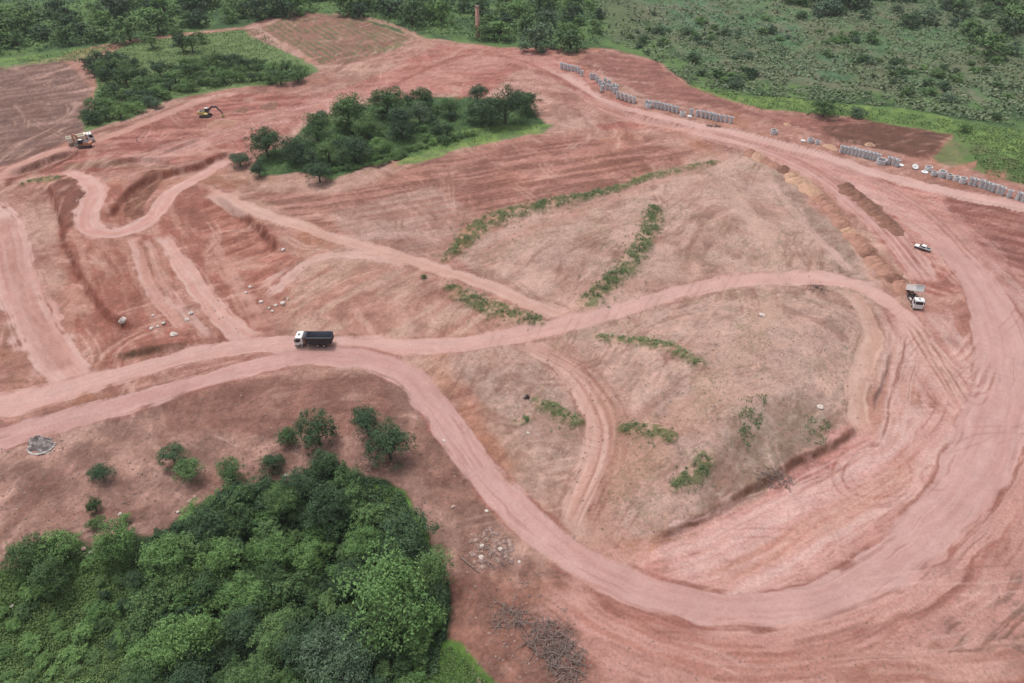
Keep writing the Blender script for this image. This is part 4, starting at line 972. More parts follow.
for a, b, r_, l_ in [(123.5, 321, 4.6, 'long pale boulder alone at the foot of the red cut bank'), (153, 315.5, 1.9, 'small grey-white boulder above a scattered pair'), (164, 323.5, 2.6, 'white boulder between a small pair and a round one'), (152, 328.5, 2.6, 'white boulder lowest left of the scattered group'), (157.5, 326.5, 2.0, 'pinkish boulder touching the lowest left white one'), (174, 335, 3.8, 'oval white boulder nearest the road'), (191, 314, 3.3, 'round white boulder beside the wide wheel track'), (187, 320, 2.8, 'greyish boulder below the round white one'),
 (250.5, 287, 2.0, 'small white boulder high beside the narrow track'), (261, 302.5, 2.4, 'pale boulder at the end of the twin tracks'), (269.5, 308, 1.8, 'white boulder at the left of a small rock cluster'), (272, 311.5, 1.8, 'white boulder lowest in a small rock cluster'), (283, 304, 3.0, 'largest pinkish boulder right of the rock cluster'), (288, 299, 1.8, 'small boulder above the pinkish one'), (276, 305.5, 2.0, 'flat pale stone between cluster and pinkish boulder'), (246, 293, 1.8, 'pink stone left of the narrow track'), (283, 250, 2.2, 'pale stone beside the diagonal road')]:
    rock(a, b, r_, 'rock', l_)
for a, b, r_, l_ in [(481, 557, 3.0, 'pale boulder lowest left of the rubble by the low road'), (486, 539, 2.4, 'pale boulder at the top of the rubble by the low road'), (500, 549, 2.6, 'boulder at the right of the rubble by the low road'), (482, 546, 2.8, 'rounded boulder in the middle of the rubble'), (519, 562, 2.0, 'lone small boulder right of the rubble'), (163.5, 532, 3.0, 'pale rock at the top edge of the wood'), (190, 501, 2.8, 'round pale rock left of its twin on the brown slope'), (195, 497, 2.6, 'round pale rock right of its twin on the brown slope'), (120, 514, 2.2, 'pale rock above the left bushes'), (286, 475, 2.4, 'pale rock between two small trees'), (61, 543, 5.5, 'big brown rock half hidden by bushes'), (84, 549, 3.2, 'dark rock right of the big brown one'), (91, 552, 2.6, 'pale flat rock in the gap of the bushes'), (12, 606, 2.6, 'pinkish rock in the grass at the left edge'), (178, 512, 2.0, 'small rock below the twin rocks'), (453, 507, 2.6, 'white stone on the brown slope by the low road'), (487, 511, 2.2, 'pale stone at the shoulder of the low road'), (444, 441, 2.0, 'small pale stone upslope of the low road'), (528, 433, 2.2, 'pale stone among weeds inside the bend'), (820, 407, 3.6, 'pink flat stone on the tan hill'), (762, 316, 3.6, 'pinkish flat outcrop on the pale hill track')]:
    rock(a, b, r_, 'rockb' if 'brown' in l_ or 'dark' in l_ else 'rock', l_, flat=.5)
# rubble: uncountable small stones scattered over the slopes
def scatter_px(poly, n, seed):
    rr = np.random.default_rng(seed); P = np.array(poly, float); lo, hi = P.min(0), P.max(0); out = []
    while len(out) < n:
        c = rr.uniform(lo, hi, (n*3, 2)); ins = np.zeros(len(c), bool)
        for i in range(len(P)):
            a, b = P[i-1], P[i]
            with np.errstate(divide='ignore', invalid='ignore'):
                ins ^= ((a[1] > c[:, 1]) != (b[1] > c[:, 1])) & (c[:, 0] < (b[0]-a[0])*(c[:, 1]-a[1])/(b[1]-a[1])+a[0])
        out.extend(c[ins].tolist())
    return np.array(out[:n])
def P0n(c):
    x = (c[:, 0]-512)/F; v = (c[:, 1]-341.5)/F; t = HC/(ST+v*CT); return np.stack([x*t, (CT-v*ST)*t], 1)
def stones(name, poly, n, rmin, rmax, mat, seed):
    rr = np.random.default_rng(seed); xy = P0n(scatter_px(poly, n, seed)); z = Hn(xy[:, 0], xy[:, 1])
    r_ = rmin+(rmax-rmin)*rr.random(n)**3
    octa = np.array([(1, 0, 0), (-1, 0, 0), (0, 1, 0), (0, -1, 0), (0, 0, .8), (0, 0, -.5)], float)
    tri = np.array([(0, 2, 4), (2, 1, 4), (1, 3, 4), (3, 0, 4), (2, 0, 5), (1, 2, 5), (3, 1, 5), (0, 3, 5)])
    v = octa[None]*(.7+.6*rr.random((n, 6, 1)))*r_[:, None, None]; an = rr.random(n)*6.28
    c, s = np.cos(an)[:, None], np.sin(an)[:, None]
    v = np.stack([v[..., 0]*c-v[..., 1]*s, v[..., 0]*s+v[..., 1]*c, v[..., 2]], 2)+np.stack([xy[:, 0], xy[:, 1], z+r_*.2], 1)[:, None]
    f = (tri[None]+np.arange(n)[:, None, None]*6).reshape(-1, 3)
    o = bpy.data.objects.new(name, mesh_np(name, v.reshape(-1, 3), f, M[mat], False)); COL.objects.link(o); o['kind'] = 'stuff'; return o
o = stones('loose_stones', [(0, 450), (200, 400), (390, 375), (480, 500), (560, 590), (600, 683), (470, 683), (455, 580), (400, 470), (330, 450), (180, 510), (0, 560)], 2400, .06, .30, 'clod', 3); o['label'] = 'loose brown stones strewn over the slope above the wood'
o = stones('rubble', [(470, 535), (490, 525), (510, 540), (515, 565), (495, 560), (478, 570), (468, 555)], 160, .15, .6, 'rockb', 4); o['label'] = 'brown rubble strewn at the shoulder of the low road'
o = stones('loose_stones', [(230, 250), (300, 250), (320, 330), (200, 340), (110, 340), (110, 310)], 300, .06, .32, 'rockb', 5); o['label'] = 'pale stones scattered below the red cuttings'
o = stones('loose_stones', [(480, 360), (600, 340), (860, 300), (860, 420), (760, 480), (660, 540), (590, 530), (560, 440)], 1800, .06, .26, 'clod', 6); o['label'] = 'small stones scattered over the tan hill'

o = stones('loose_stones', [(600, 610), (760, 650), (900, 610), (1020, 520), (1040, 700), (600, 700)], 900, .05, .2, 'clod', 8); o['label'] = 'small clods strewn below the loop road'
# big rock heap by the low road
p = at(42, 446)
t = thing('rubble_mound', 'grey rubble mound with pale rim at the lower road edge', 'rubble mound', p)
bm = heap_mesh(2.2, 2.6, 2.2, 2.7)
bmesh.ops.subdivide_edges(bm, edges=bm.edges[:], cuts=1, use_grid_fill=True)
for v in bm.verts:
    q = v.co; n_ = fbm(np.array([q.x*1.3+5]), np.array([q.y*1.3+q.z*.9]), 5, 4, .65)[0]-.5
    v.co += Vector((q.x*.3*float(n_), q.y*.3*float(n_), float(n_)*1.5 if q.z > .1 else 0))
obj('mound_body', bm, M['rockg'], t)
bm = bmesh.new()
for k in range(26):
    a = PI+PI*1.15*k/26+random.uniform(-.05, .05); s = random.uniform(.16, .36); rm = rock_mesh(k, 1)
    bmesh.ops.transform(rm, matrix=Matrix.Translation((2.45*math.cos(a), 2.25*math.sin(a), .1)) @ Matrix.Diagonal((s*1.4, s, s*.6, 1)), verts=rm.verts)
    me = bpy.data.meshes.new('tmp'); rm.to_mesh(me); rm.free(); bm.from_mesh(me); bpy.data.meshes.remove(me)
obj('stone_rim', bm, M['rocks'], t)

# ---------------------------------------------------------------- brushwood, logs, stumps
def brush(px, py, rx, ry, n, label, mat='twig', ln=(.8, 3.0), hgt=.9, seed=1):
    v = at(px, py); rr = random.Random(seed); bm = bmesh.new()
    for k in range(n):
        a = rr.uniform(0, 2*PI); d = math.sqrt(rr.random()); x, y = rx*d*math.cos(a), ry*d*math.sin(a)
        g = H(v.x+x, v.y+y)-v.z; l_ = rr.uniform(*ln); b = rr.uniform(0, 2*PI); up = rr.uniform(-.1, .5)
        z = g+.1+rr.random()*hgt*(1-d*d); w = rr.uniform(.03, .08)
        p0 = Vector((x, y, z)); p1 = p0+Vector((math.cos(b), math.sin(b), up))*l_*.5; p2 = p1+Vector((math.cos(b+rr.uniform(-.5, .5)), math.sin(b+rr.uniform(-.5, .5)), up*.5))*l_*.5
        tube(bm, [p0, p1, p2], [w, w*.8, w*.3], 5)
    o = obj('brush_pile', bm, M[mat]); o.location = v; return tag(o, label, 'brush pile')
brush(548, 640, 3.6, 3.2, 240, 'large pile of bare grey brushwood below the loop road', seed=2)
brush(566, 662, 3.0, 3.0, 200, 'smaller tangle of brushwood at the foot of the large pile', seed=3)
brush(508, 618, 3.0, 2.0, 110, 'thin scatter of twigs left of the large brushwood pile', hgt=.4, seed=4)
brush(365, 466, 2.0, 2.0, 50, 'bare pale branches on the slope below two round trees', hgt=.6, seed=5)
brush(714, 126.5, 2.8, 1.0, 60, 'dark heap of roots in front of the long pipe file', 'charred', (.6, 1.8), .5, 6)
brush(306, 476, 2.0, 1.6, 50, 'dark heap of roots beside the tallest slope tree', 'charred', (.5, 1.4), .7, 7)
brush(817, 289, 2.6, 2.2, 40, 'dark fallen branches at the edge of the upper road', 'charred', (.6, 2.0), .3, 8)
brush(775, 478, 4.0, 2.0, 150, 'dry brown roots on the cut bank above the platform', 'twig', (.4, 1.4), .3, 9)
brush(495, 555, 2.6, 2.4, 70, 'brown roots among the rubble by the low road', 'twig', (.4, 1.5), .4, 10)
def log(px0, py0, px1, py1, r_, label, m='twig'):
    a = at(px0, py0); b = at(px1, py1); bm = bmesh.new()
    L = b-a; tube(bm, [Vector((0, 0, r_)), L*.5+Vector((0, 0, r_*1.3)), L+Vector((0, 0, r_))], [r_, r_*.8, r_*.5], 8)
    tube(bm, [L*.6+Vector((0, 0, r_)), L*.75+Vector((.5, .4, r_+.5))], [r_*.4, r_*.2], 6)
    o = obj('log', bm, M[m]); o.location = a; tag(o, label, 'log')
log(461, 558, 479, 573, .16, 'thin pale log lying on the slope right of the wood')
log(544, 636, 556, 668, .2, 'pale log leaning through the brushwood pile')
log(295, 449, 300, 455, .12, 'short pale log beside the tallest slope tree')
log(82, 556, 108, 551, .18, 'brown log in the gap between left bushes')
v = at(527, 398); bm = bmesh.new(); tube(bm, [(0, 0, -.2), (.05, 0, .5), (.2, .05, .9)], [.55, .4, .3], 9)
for k in range(6): tube(bm, [(0, 0, .25), (.9*math.cos(k*1.05), .9*math.sin(k*1.05), .05)], [.2, .06], 6)
o = obj('tree_stump', bm, M['charred']); o.location = v; tag(o, 'dark stump beside the weeds inside the bend', 'stump')

# ---------------------------------------------------------------- trees and shrubs
def quad_cloud(cent, nrm, size, asp=1.0, seed=0):
    rr = np.random.default_rng(seed); n = len(cent)
    nrm = nrm/np.linalg.norm(nrm, axis=1)[:, None]
    a = rr.normal(size=(n, 3)); u = np.cross(nrm, a); u /= np.linalg.norm(u, axis=1)[:, None]; w = np.cross(nrm, u)
    s = np.asarray(size)[:, None]*(.6+.8*rr.random((n, 1)))
    u = u*s; w = w*s*asp
    v = np.stack([cent-u*.9, cent-w*.55+u*.1, cent+u, cent+w*.55+u*.1], 1).reshape(-1, 3)
    return v, np.arange(n*4).reshape(n, 4)
def crown_mesh(name, seed, nl, leaf, lobes, squash=.85, spread=.62, mat=None, cps=16, skirt=0.0):
    """lobes of leaf clumps through the crown's volume, uneven outline, gaps between the clumps"""
    rr = np.random.default_rng(seed)
    lc = rr.normal(size=(lobes, 3)); lc /= np.linalg.norm(lc, axis=1)[:, None]
    lc[:, 2] = np.where(lc[:, 2] < -.35, -lc[:, 2], lc[:, 2]); lc *= (spread*(.45+.75*rr.random(lobes)))[:, None]
    lr = .20+.24*rr.random(lobes)
    lc = np.vstack([lc, [[0, 0, .0]]]); lr = np.append(lr, .42)
    nc = lobes*cps; k = rr.choice(len(lr), nc, p=lr**2/np.sum(lr**2))
    d = rr.normal(size=(nc, 3)); d /= np.linalg.norm(d, axis=1)[:, None]
    d[:, 2] = np.where(d[:, 2] < -.5, -d[:, 2], d[:, 2])
    cc = lc[k]+d*(lr[k]*(.72+.42*rr.random(nc)))[:, None]
    if skirt:
        m = rr.random(nc) < skirt; an = rr.random(nc)*6.283; q = .45+.5*rr.random(nc)
        cc[m] = np.stack([q*np.cos(an), q*np.sin(an), -.75+.6*rr.random(nc)], 1)[m]; d[m] = np.stack([np.cos(an), np.sin(an), .2+0*an], 1)[m]
    j = rr.choice(nc, nl); sg = .030+.055*rr.random(nc)
    c = cc[j]+rr.normal(size=(nl, 3))*sg[j][:, None]*np.array([1.25, 1.25, .8])
    nrm = d[j]*.7+rr.normal(size=(nl, 3))*.6+np.array([0, 0, .4])
    c[:, 2] *= squash
    v, f = quad_cloud(c, nrm, np.full(nl, leaf), .8, seed)
    return mesh_np(name, v, f, mat, False)
def trunk_mesh(seed, h=1.1, r_=.075):
    rr = random.Random(seed); bm = bmesh.new()
    tube(bm, [(0, 0, -.25), (rr.uniform(-.03, .03), rr.uniform(-.03, .03), h*.45), (rr.uniform(-.08, .08), rr.uniform(-.08, .08), h)], [r_*1.25, r_, r_*.45], 8)
    for k in range(6):
        a = k*1.05+rr.uniform(-.3, .3); z = h*rr.uniform(.35, .75); l_ = rr.uniform(.4, .65)
        tube(bm, [(0, 0, z), (l_*.5*math.cos(a), l_*.5*math.sin(a), z+.2), (l_*math.cos(a), l_*math.sin(a), z+.42)], [r_*.5, r_*.34, r_*.12], 6)
    bmesh.ops.recalc_face_normals(bm, faces=bm.faces)
    me = bpy.data.meshes.new('trunk'); bm.to_mesh(me); bm.free(); me.materials.append(M['bark']); return me
TR = [trunk_mesh(i) for i in range(4)]
CR = {}
for kind in ('mid', 'dark', 'light', 'grey'):
    for i in range(4):
        CR[('big', kind, i)] = crown_mesh('crown', 100+i, 8000, .036, 30, .9, .74, LEAF[kind], 14, .06)
        CR[('small', kind, i)] = crown_mesh('crown', 200+i, 3600, .052, 18, .95, .72, LEAF[kind], 11, .06)
        CR[('far', kind, i)] = crown_mesh('crown', 300+i, 2200, .075, 16, .9, .74, LEAF[kind], 10, .22)
for i in range(2): CR[('small', 'lime', i)] = crown_mesh('crown', 250+i, 3000, .055, 14, .9, .68, LEAF['lime'])
CNT = {}
def tree(px, py, rpx, kind, label, group, name='tree', cat='tree', size=None, hs=1.0, lift=.75, wide=1.0):
    """px, py: middle of the crown in the photo; the trunk stands where the ground is met below it"""
    s = pxm(py); R_ = rpx/s
    lift *= random.uniform(.75, 1.3); hc = lift*R_
    e_ = elev(py); v = at(px, py+hc*s*math.cos(e_)*.85)
    if size is None: size = 'big' if R_ > 3.0 and s > 3.5 else ('small' if s > 3.0 or R_ < 2.0 else 'far')
    i = random.randrange(4 if kind != 'lime' else 2)
    if kind == 'lime': size = 'small'
    t = bpy.data.objects.new(name, None); COL.objects.link(t); t.location = v; R_ *= 1.13; t.rotation_euler = (0, 0, random.uniform(0, 6.28)); t.empty_display_size = .5
    tag(t, label, cat, group)
    c = bpy.data.objects.new('crown', CR[(size, kind, i)]); COL.objects.link(c); c.parent = t
    c.location = (0, 0, hc); c.scale = (R_*wide*random.uniform(.85, 1.2), R_*wide*random.uniform(.85, 1.2), R_*hs*random.uniform(.85, 1.15)); c.rotation_euler = (random.uniform(-.2, .2), random.uniform(-.2, .2), 0)
    k = bpy.data.objects.new('trunk', TR[random.randrange(4)]); COL.objects.link(k); k.parent = t
    k.scale = (R_*.9, R_*.9, max(.3, hc)*1.05)
    CNT[cat] = CNT.get(cat, 0)+1
    return t
def fill(poly, rlo, rhi, kinds, labels, group, seed, sep=.8, tries=4000, taken=None, name='tree', cat='tree', maxn=999, yscale=True, gate=None, **kw):
    rr = random.Random(seed); pts = scatter_px(poly, tries, seed); got = list(taken or []); n = 0
    if gate is not None:
        gx_ = P0n(pts); pts = pts[fbm(gx_[:, 0]/gate, gx_[:, 1]/gate, seed, 3) > .56]
    for (a, b) in pts:
        r_ = rlo+(rhi-rlo)*rr.random()**1.4
        if yscale: r_ *= pxm(b)/pxm(np.mean([q[1] for q in poly]))
        if all(math.hypot(a-x, (b-y)*1.25) > sep*(r_+q)*.5*1.25 for x, y, q in got):
            got.append((a, b, r_)); n += 1
            k = rr.choice(kinds); lb = labels[k]
            tree(a, b, r_, k, lb, group, name, cat, **kw)
            if n >= maxn: break
    return got

# slope trees that stand apart
single = [
 (320, 437, 18, 'dark', 'tallest tree on the brown slope, standing above the wood', 1.55), (288, 438, 10, 'mid', 'small round tree left of the tallest slope tree', 1), (274, 465, 10.5, 'dark', 'small dark round tree at the tip of the wood', .95),
 (369, 426, 17.5, 'dark', 'upper tree of the dark round pair on the slope', 1.05), (391, 449, 21, 'dark', 'lower and larger tree of the round pair on the slope', 1.05), (104, 474, 11.5, 'dark', 'lone dark bush on the brown slope, nearest the road', .8),
 (176, 458, 13, 'dark', 'dark upper part of straggly bush pair on the slope', .9), (191, 471, 14, 'mid', 'green lower bush of the straggly pair on the slope', .9), (234, 474, 14.5, 'mid', 'upper bush of a narrow column at the wood edge', 1.1), (237, 499, 16, 'dark', 'lower bush of a narrow column at the wood edge', 1.1),
 (97, 508, 7, 'mid', 'slim bush standing on the slope above the left thicket', 1.5), (98, 524, 7.5, 'mid', 'slim low bush below its twin above the left thicket', 1.2), (127, 519, 6, 'light', 'small pale bush above the left thicket', .9), (325, 468, 15, 'dark', 'dark tree linking the tallest slope tree to the wood', 1.1)]
for a, b, r_, k, l_, hs in single: tree(a, b, r_, k, l_, None, hs=hs, name='tree' if r_ > 10 else 'shrub', cat='tree' if r_ > 10 else 'shrub', size='big')
main = [(395, 610, 44, 'light', 'biggest pale green domed tree at the right of the wood'), (434, 578, 24, 'mid', 'outermost right tree of the wood, next to bare earth'), (332, 512, 25, 'dark', 'broad dark tree in the upper right of the wood'), (305, 488, 19, 'dark', 'dark tree at the upper tip of the wood'), (348, 482, 15, 'mid', 'mid-green tree below the round slope pair'), (410, 545, 26, 'dark', 'dark tree above the big pale dome'),
 (35, 560, 22, 'mid', 'leftmost bush of the thicket on the slope'), (68, 548, 16, 'light', 'pale bush beside the big brown rock'), (122, 546, 22, 'light', 'pale spreading bush right of the thicket gap'), (60, 578, 20, 'mid', 'green bush below the leftmost thicket bush'), (265, 523, 14, 'light', 'pale leafy tree at the upper wood edge'), (210, 571, 9, 'lime', 'bright yellow-green small tree in the middle of the wood'), (312, 562, 18, 'light', 'pale tree among dark ones in the middle of the wood'), (196, 645, 30, 'light', 'broad pale tree at the bottom of the wood'), (250, 600, 22, 'light', 'pale round tree below the centre of the wood'), (345, 668, 34, 'grey', 'greyish broad tree at the bottom edge of the photo')]
for a, b, r_, k, l_ in main: tree(a, b, r_, k, l_, None, hs=1.05, lift=.95)
taken = [(a, b, r_) for a, b, r_, *_ in main]
WL = dict(mid='mid-green tree packed in the lower left wood', dark='dark green tree packed in the lower left wood', light='pale green tree packed in the lower left wood', grey='grey-green tree packed in the lower left wood')
taken = fill([(150, 555), (190, 515), (240, 495), (300, 475), (330, 462), (346, 478), (368, 505), (388, 545), (425, 572), (445, 600), (438, 640), (425, 655), (425, 700), (150, 700), (130, 640), (170, 590)], 9, 22, ['mid', 'mid', 'dark', 'dark', 'mid', 'light', 'light', 'mid'], WL, 'trees packed in the lower left wood', 21, .98, 5000, taken, hs=1.05, lift=.95, maxn=118)
SL = dict(mid='mid-green shrub in the grass at the lower left', light='pale green shrub in the grass at the lower left', dark='dark shrub in the grass at the lower left')
taken = fill([(-30, 590), (90, 560), (110, 580), (150, 700), (-30, 730)], 5, 13, ['mid', 'light', 'light', 'mid'], SL, 'shrubs in the lower left grass', 22, 1.35, 1500, taken, 'shrub', 'shrub', hs=.75, lift=.45, maxn=48)
taken = fill([(100, 570), (190, 520), (300, 480), (375, 485), (400, 540), (430, 600), (425, 690), (110, 700)], 6, 9, ['mid', 'dark', 'light'], dict(mid='small mid-green shrub filling gaps of the lower left wood', dark='small dark shrub filling gaps of the lower left wood', light='small pale shrub filling gaps of the lower left wood'), 'small shrubs between the trees of the wood', 23, .8, 2500, taken, 'shrub', 'shrub', hs=.9, lift=.6, maxn=60)

# middle grove
gm = [(505, 113, 17, 'dark', 'darkest big tree at the right end of the middle grove'), (526, 106, 12, 'dark', 'dark rightmost tree of the middle grove'), (482, 117, 14, 'dark', 'tree left of the darkest one in the middle grove'), (268, 147, 14, 'dark', 'dark tree at the left tip of the middle grove'), (241, 162, 9, 'grey', 'thin grey-green outermost left tree of the middle grove'), (320, 175, 11, 'dark', 'front tree at the lower edge of the middle grove, above bare earth'), (350, 118, 16, 'mid', 'broad tree at the upper left of the middle grove'), (260, 172, 7, 'dark', 'small dark tree below the left tip of the grove'), (478, 97, 9, 'grey', 'sparse grey tree crown at the back of the grove'),
 (296, 157, 14, 'dark', 'dark tree right of the left tip of the grove'), (318, 134, 13, 'mid', 'tree on the upper left flank of the grove'), (388, 107, 15, 'mid', 'tree in the middle of the grove back row'), (424, 102, 11, 'mid', 'smaller tree right of the middle in the back row'), (402, 128, 15, 'dark', 'dark round tree in the heart of the grove'), (420, 117, 10, 'grey', 'grey-green tree just above the dark round heart tree'), (355, 155, 15, 'dark', 'broad dark tree at the front of the grove'), (330, 155, 12, 'mid', 'tree between two dark ones at the front of the grove'), (368, 134, 13, 'mid', 'tree left of the dark heart tree of the grove'), (450, 110, 9, 'mid', 'low tree between heart and right end of the grove'), (378, 150, 9, 'light', 'pale small tree at the front right of the grove')]
for a, b, r_, k, l_ in gm: tree(a, b, r_*1.1, k, l_, None, hs=1.0, lift=.62, size='big')
fill([(285, 148), (310, 122), (340, 108), (380, 100), (460, 100), (480, 110), (470, 130), (420, 140), (375, 156), (330, 170), (295, 168)], 5, 9, ['mid', 'light', 'dark', 'grey', 'mid'], dict(light='pale low tree filling gaps of the middle grove', mid='mid-green low tree filling gaps of the middle grove', dark='dark low tree filling gaps of the middle grove', grey='grey-green low tree filling gaps of the middle grove'), 'low trees filling the middle grove', 24, .9, 1500, [(a, b, r_*.75) for a, b, r_, *_ in gm], hs=.9, lift=.6, size='small', maxn=24)
fill([(330, 172), (400, 152), (440, 140), (480, 132), (420, 150), (380, 165)], 3, 6, ['mid', 'light'], dict(mid='low mid-green shrub along the front of the grove', light='low pale shrub along the front of the grove'), 'shrubs along the front of the grove', 25, .9, 300, None, 'shrub', 'shrub', hs=.8, lift=.4)

# upper left thicket
fill([(92, 66), (115, 55), (135, 62), (138, 80), (118, 82), (98, 78)], 6, 10, ['dark', 'mid'], dict(dark='dark tree at the left end of the upper left thicket', mid='mid-green tree at the left end of the upper left thicket'), 'trees at the left end of the thicket', 26, .8, 300, hs=.95, size='small')
fill([(140, 75), (200, 62), (235, 60), (310, 72), (295, 82), (235, 80), (185, 90), (140, 95)], 5, 10, ['mid', 'dark', 'mid', 'light'], dict(dark='dark bush in the upper left thicket', mid='mid-green bush in the upper left thicket', light='pale bush in the upper left thicket'), 'bushes of the upper left thicket', 27, .85, 900, None, 'shrub', 'shrub', hs=.85, lift=.5, size='small')
fill([(100, 98), (120, 90), (170, 90), (160, 105), (130, 112), (85, 124), (80, 118)], 6, 10, ['dark', 'mid', 'grey', 'light'], dict(dark='dark bush on the lower tongue of the thicket', mid='green bush on the lower tongue of the thicket', grey='grey leafless-looking bush on the lower tongue of the thicket', light='pale green bush on the lower tongue of the thicket'), 'bushes on the lower tongue of the thicket', 28, .85, 400, None, 'shrub', 'shrub', hs=.85, lift=.5, size='small')
fill([(150, 40), (200, 34), (205, 48), (160, 52)], 6, 9, ['dark', 'mid'], dict(dark='dark tree above the upper left thicket', mid='mid-green tree above the upper left thicket'), 'trees above the thicket', 29, .9, 100, maxn=5, size='small')

# far belt of trees
BL = dict(dark='dark tree in the long belt across the top', mid='mid-green tree in the long belt across the top', grey='grey-green tree in the long belt across the top', light='pale tree in the long belt across the top')
b1_ = fill([(-20, 22), (60, 8), (160, 0), (330, -8), (440, -8), (440, 18), (385, 22), (330, 6), (240, 20), (130, 34), (100, 40), (60, 46), (-40, 56)], 9, 15, ['dark', 'mid', 'mid', 'dark', 'light'], BL, 'trees of the far belt', 31, .8, 3000, hs=.85, lift=.5, maxn=58, size='far')
fill([(440, -8), (600, -8), (600, 40), (570, 46), (490, 38), (470, 20), (440, 18)], 7, 16, ['dark', 'mid', 'light', 'grey'], dict(dark='dark tree in the stand behind the chimney', mid='mid-green tree in the stand behind the chimney', grey='grey-green tree in the stand behind the chimney', light='pale tree in the stand behind the chimney'), 'trees in the stand behind the chimney', 32, .8, 1500, [(476, 22, 9)], hs=.85, lift=.5, maxn=28, size='far')
fill([(770, -8), (1030, -8), (1030, 62), (1000, 62), (950, 36), (860, 22), (800, 12)], 7, 16, ['dark', 'mid', 'grey', 'mid'], dict(dark='dark tree in the upper right wood', mid='mid-green tree in the upper right wood', grey='grey-green tree in the upper right wood', light=''), 'trees of the upper right wood', 33, .82, 1500, hs=.8, lift=.45, maxn=36, size='far')
fill([(600, 0), (770, 5), (1000, 60), (1010, 105), (860, 92), (720, 84), (640, 50)], 3, 8, ['mid', 'grey', 'dark', 'mid', 'light'], dict(dark='dark bush in the scrubby field at the upper right', mid='mid-green bush in the scrubby field at the upper right', grey='grey bush in the scrubby field at the upper right', light='pale bush in the scrubby field at the upper right'), 'bushes in the scrubby field', 34, .8, 1800, None, 'shrub', 'shrub', maxn=95, gate=22, hs=.7, lift=.3, size='far')
for a, b, r_, k, l_ in [(823, 111, 12, 'mid', 'round green bush at the top of the dirt bank'), (856, 115, 8, 'grey', 'grey dry bush right of the round green one'), (995, 118, 6, 'mid', 'dark low bush alone on the bright grass'), (963, 129, 6, 'mid', 'small bush at the corner of the ploughed patch'), (735, 84, 8, 'grey', 'round grey-green bush at the field edge above the bank'), (693, 60, 8, 'dark', 'dark bush left in the field above the bank')]:
    tree(a, b, r_, k, l_, None, 'shrub', 'shrub', hs=.8, lift=.4, size='small')
for a, b, r_ in [(424, 277, 3), ]: tree(a, b, r_, 'mid', 'tiny green shrub beside the diagonal road', None, 'shrub', 'shrub', hs=.8, lift=.4, size='small')

# ---------------------------------------------------------------- ground cover (uncountable)
def cover(name, xy, size, hgt, mat, seed, label, up=.75):
    rr = np.random.default_rng(seed); n = len(xy); z = Hn(xy[:, 0], xy[:, 1])
    c = np.stack([xy[:, 0], xy[:, 1], z+hgt*(.15+.85*rr.random(n))], 1)
    v, f = quad_cloud(c, rr.normal(size=(n, 3))*.75+np.array([0, 0, up]), size, 1.1, seed)
    o = bpy.data.objects.new(name, mesh_np(name, v, f, mat, False)); COL.objects.link(o); o['kind'] = 'stuff'; o['label'] = label
    return o
def clumpy(poly, n, seed, sc, thr=.48, sp=.12):
    xy = P0n(scatter_px(poly, n, seed)); m = fbm(xy[:, 0]/sc, xy[:, 1]/sc, seed, 3)
    return xy[m > thr-sp*np.random.default_rng(seed).random(len(xy))]
xy = clumpy([(120, 600), (130, 545), (190, 512), (300, 475), (335, 462), (375, 475), (402, 490), (418, 525), (450, 580), (450, 610), (440, 645), (430, 740), (140, 740)], 70000, 61, 3, .40)
cover('undergrowth', xy, np.full(len(xy), .22), .8, LEAF['dark'], 61, 'leafy undergrowth between the trees of the lower left wood')
xy = P0n(scatter_px([(-60, 575), (20, 555), (120, 545), (160, 560), (150, 720), (-60, 740)], 46000, 62)); cover('grass', xy, np.full(len(xy), .16), .5, LEAF['grass'], 62, 'rank green grass at the lower left')
xy = P0n(np.vstack([scatter_px([(354, 480), (402, 488), (418, 525), (440, 565), (405, 560), (370, 512)], 11000, 63), scatter_px([(425, 650), (450, 643), (492, 683), (520, 720), (400, 720)], 7000, 64)])); cover('grass', xy, np.full(len(xy), .13), .25, LEAF['grass'], 63, 'short bright grass at the right edge of the wood')
fx_ = clumpy([(590, -40), (1120, -40), (1120, 130), (1024, 128), (900, 108), (820, 100), (720, 92), (690, 84), (640, 50), (600, 40)], 60000, 64, 7, .45); cover('scrub', fx_, np.random.default_rng(3).uniform(.3, .85, len(fx_)), .9, LEAF['field'], 64, 'tangled scrub covering the upper right field', 1.3)
fx_ = clumpy([(690, 84), (820, 100), (1000, 128), (1110, 145), (1110, 198), (1024, 184), (985, 174), (955, 134), (850, 116), (760, 108)], 16000, 65, 4, .42); cover('grass', fx_, np.full(len(fx_), .28), .4, LEAF['grass'], 65, 'bright grass strip above the dirt bank')
fx_ = clumpy([(0, 62), (60, 54), (100, 46), (240, 30), (262, 30), (290, 56), (316, 72), (300, 82), (232, 86), (165, 98), (130, 116), (85, 128), (100, 100), (92, 64)], 18000, 66, 5, .42); cover('scrub', fx_, np.full(len(fx_), .30), .5, LEAF['grass'], 66, 'low scrub around the upper left thicket')
fx_ = clumpy([(-60, -40), (600, -40), (600, 46), (500, 44), (420, 34), (345, 13), (290, 10), (100, 44), (-60, 66)], 26000, 67, 6, .40); cover('undergrowth', fx_, np.full(len(fx_), .6), 2.6, LEAF['mid'], 67, 'undergrowth below the far belt of trees')
fx_ = clumpy(GROVE, 14000, 68, 3, .42); cover('undergrowth', fx_, np.full(len(fx_), .24), .7, LEAF['mid'], 68, 'undergrowth below the middle grove')
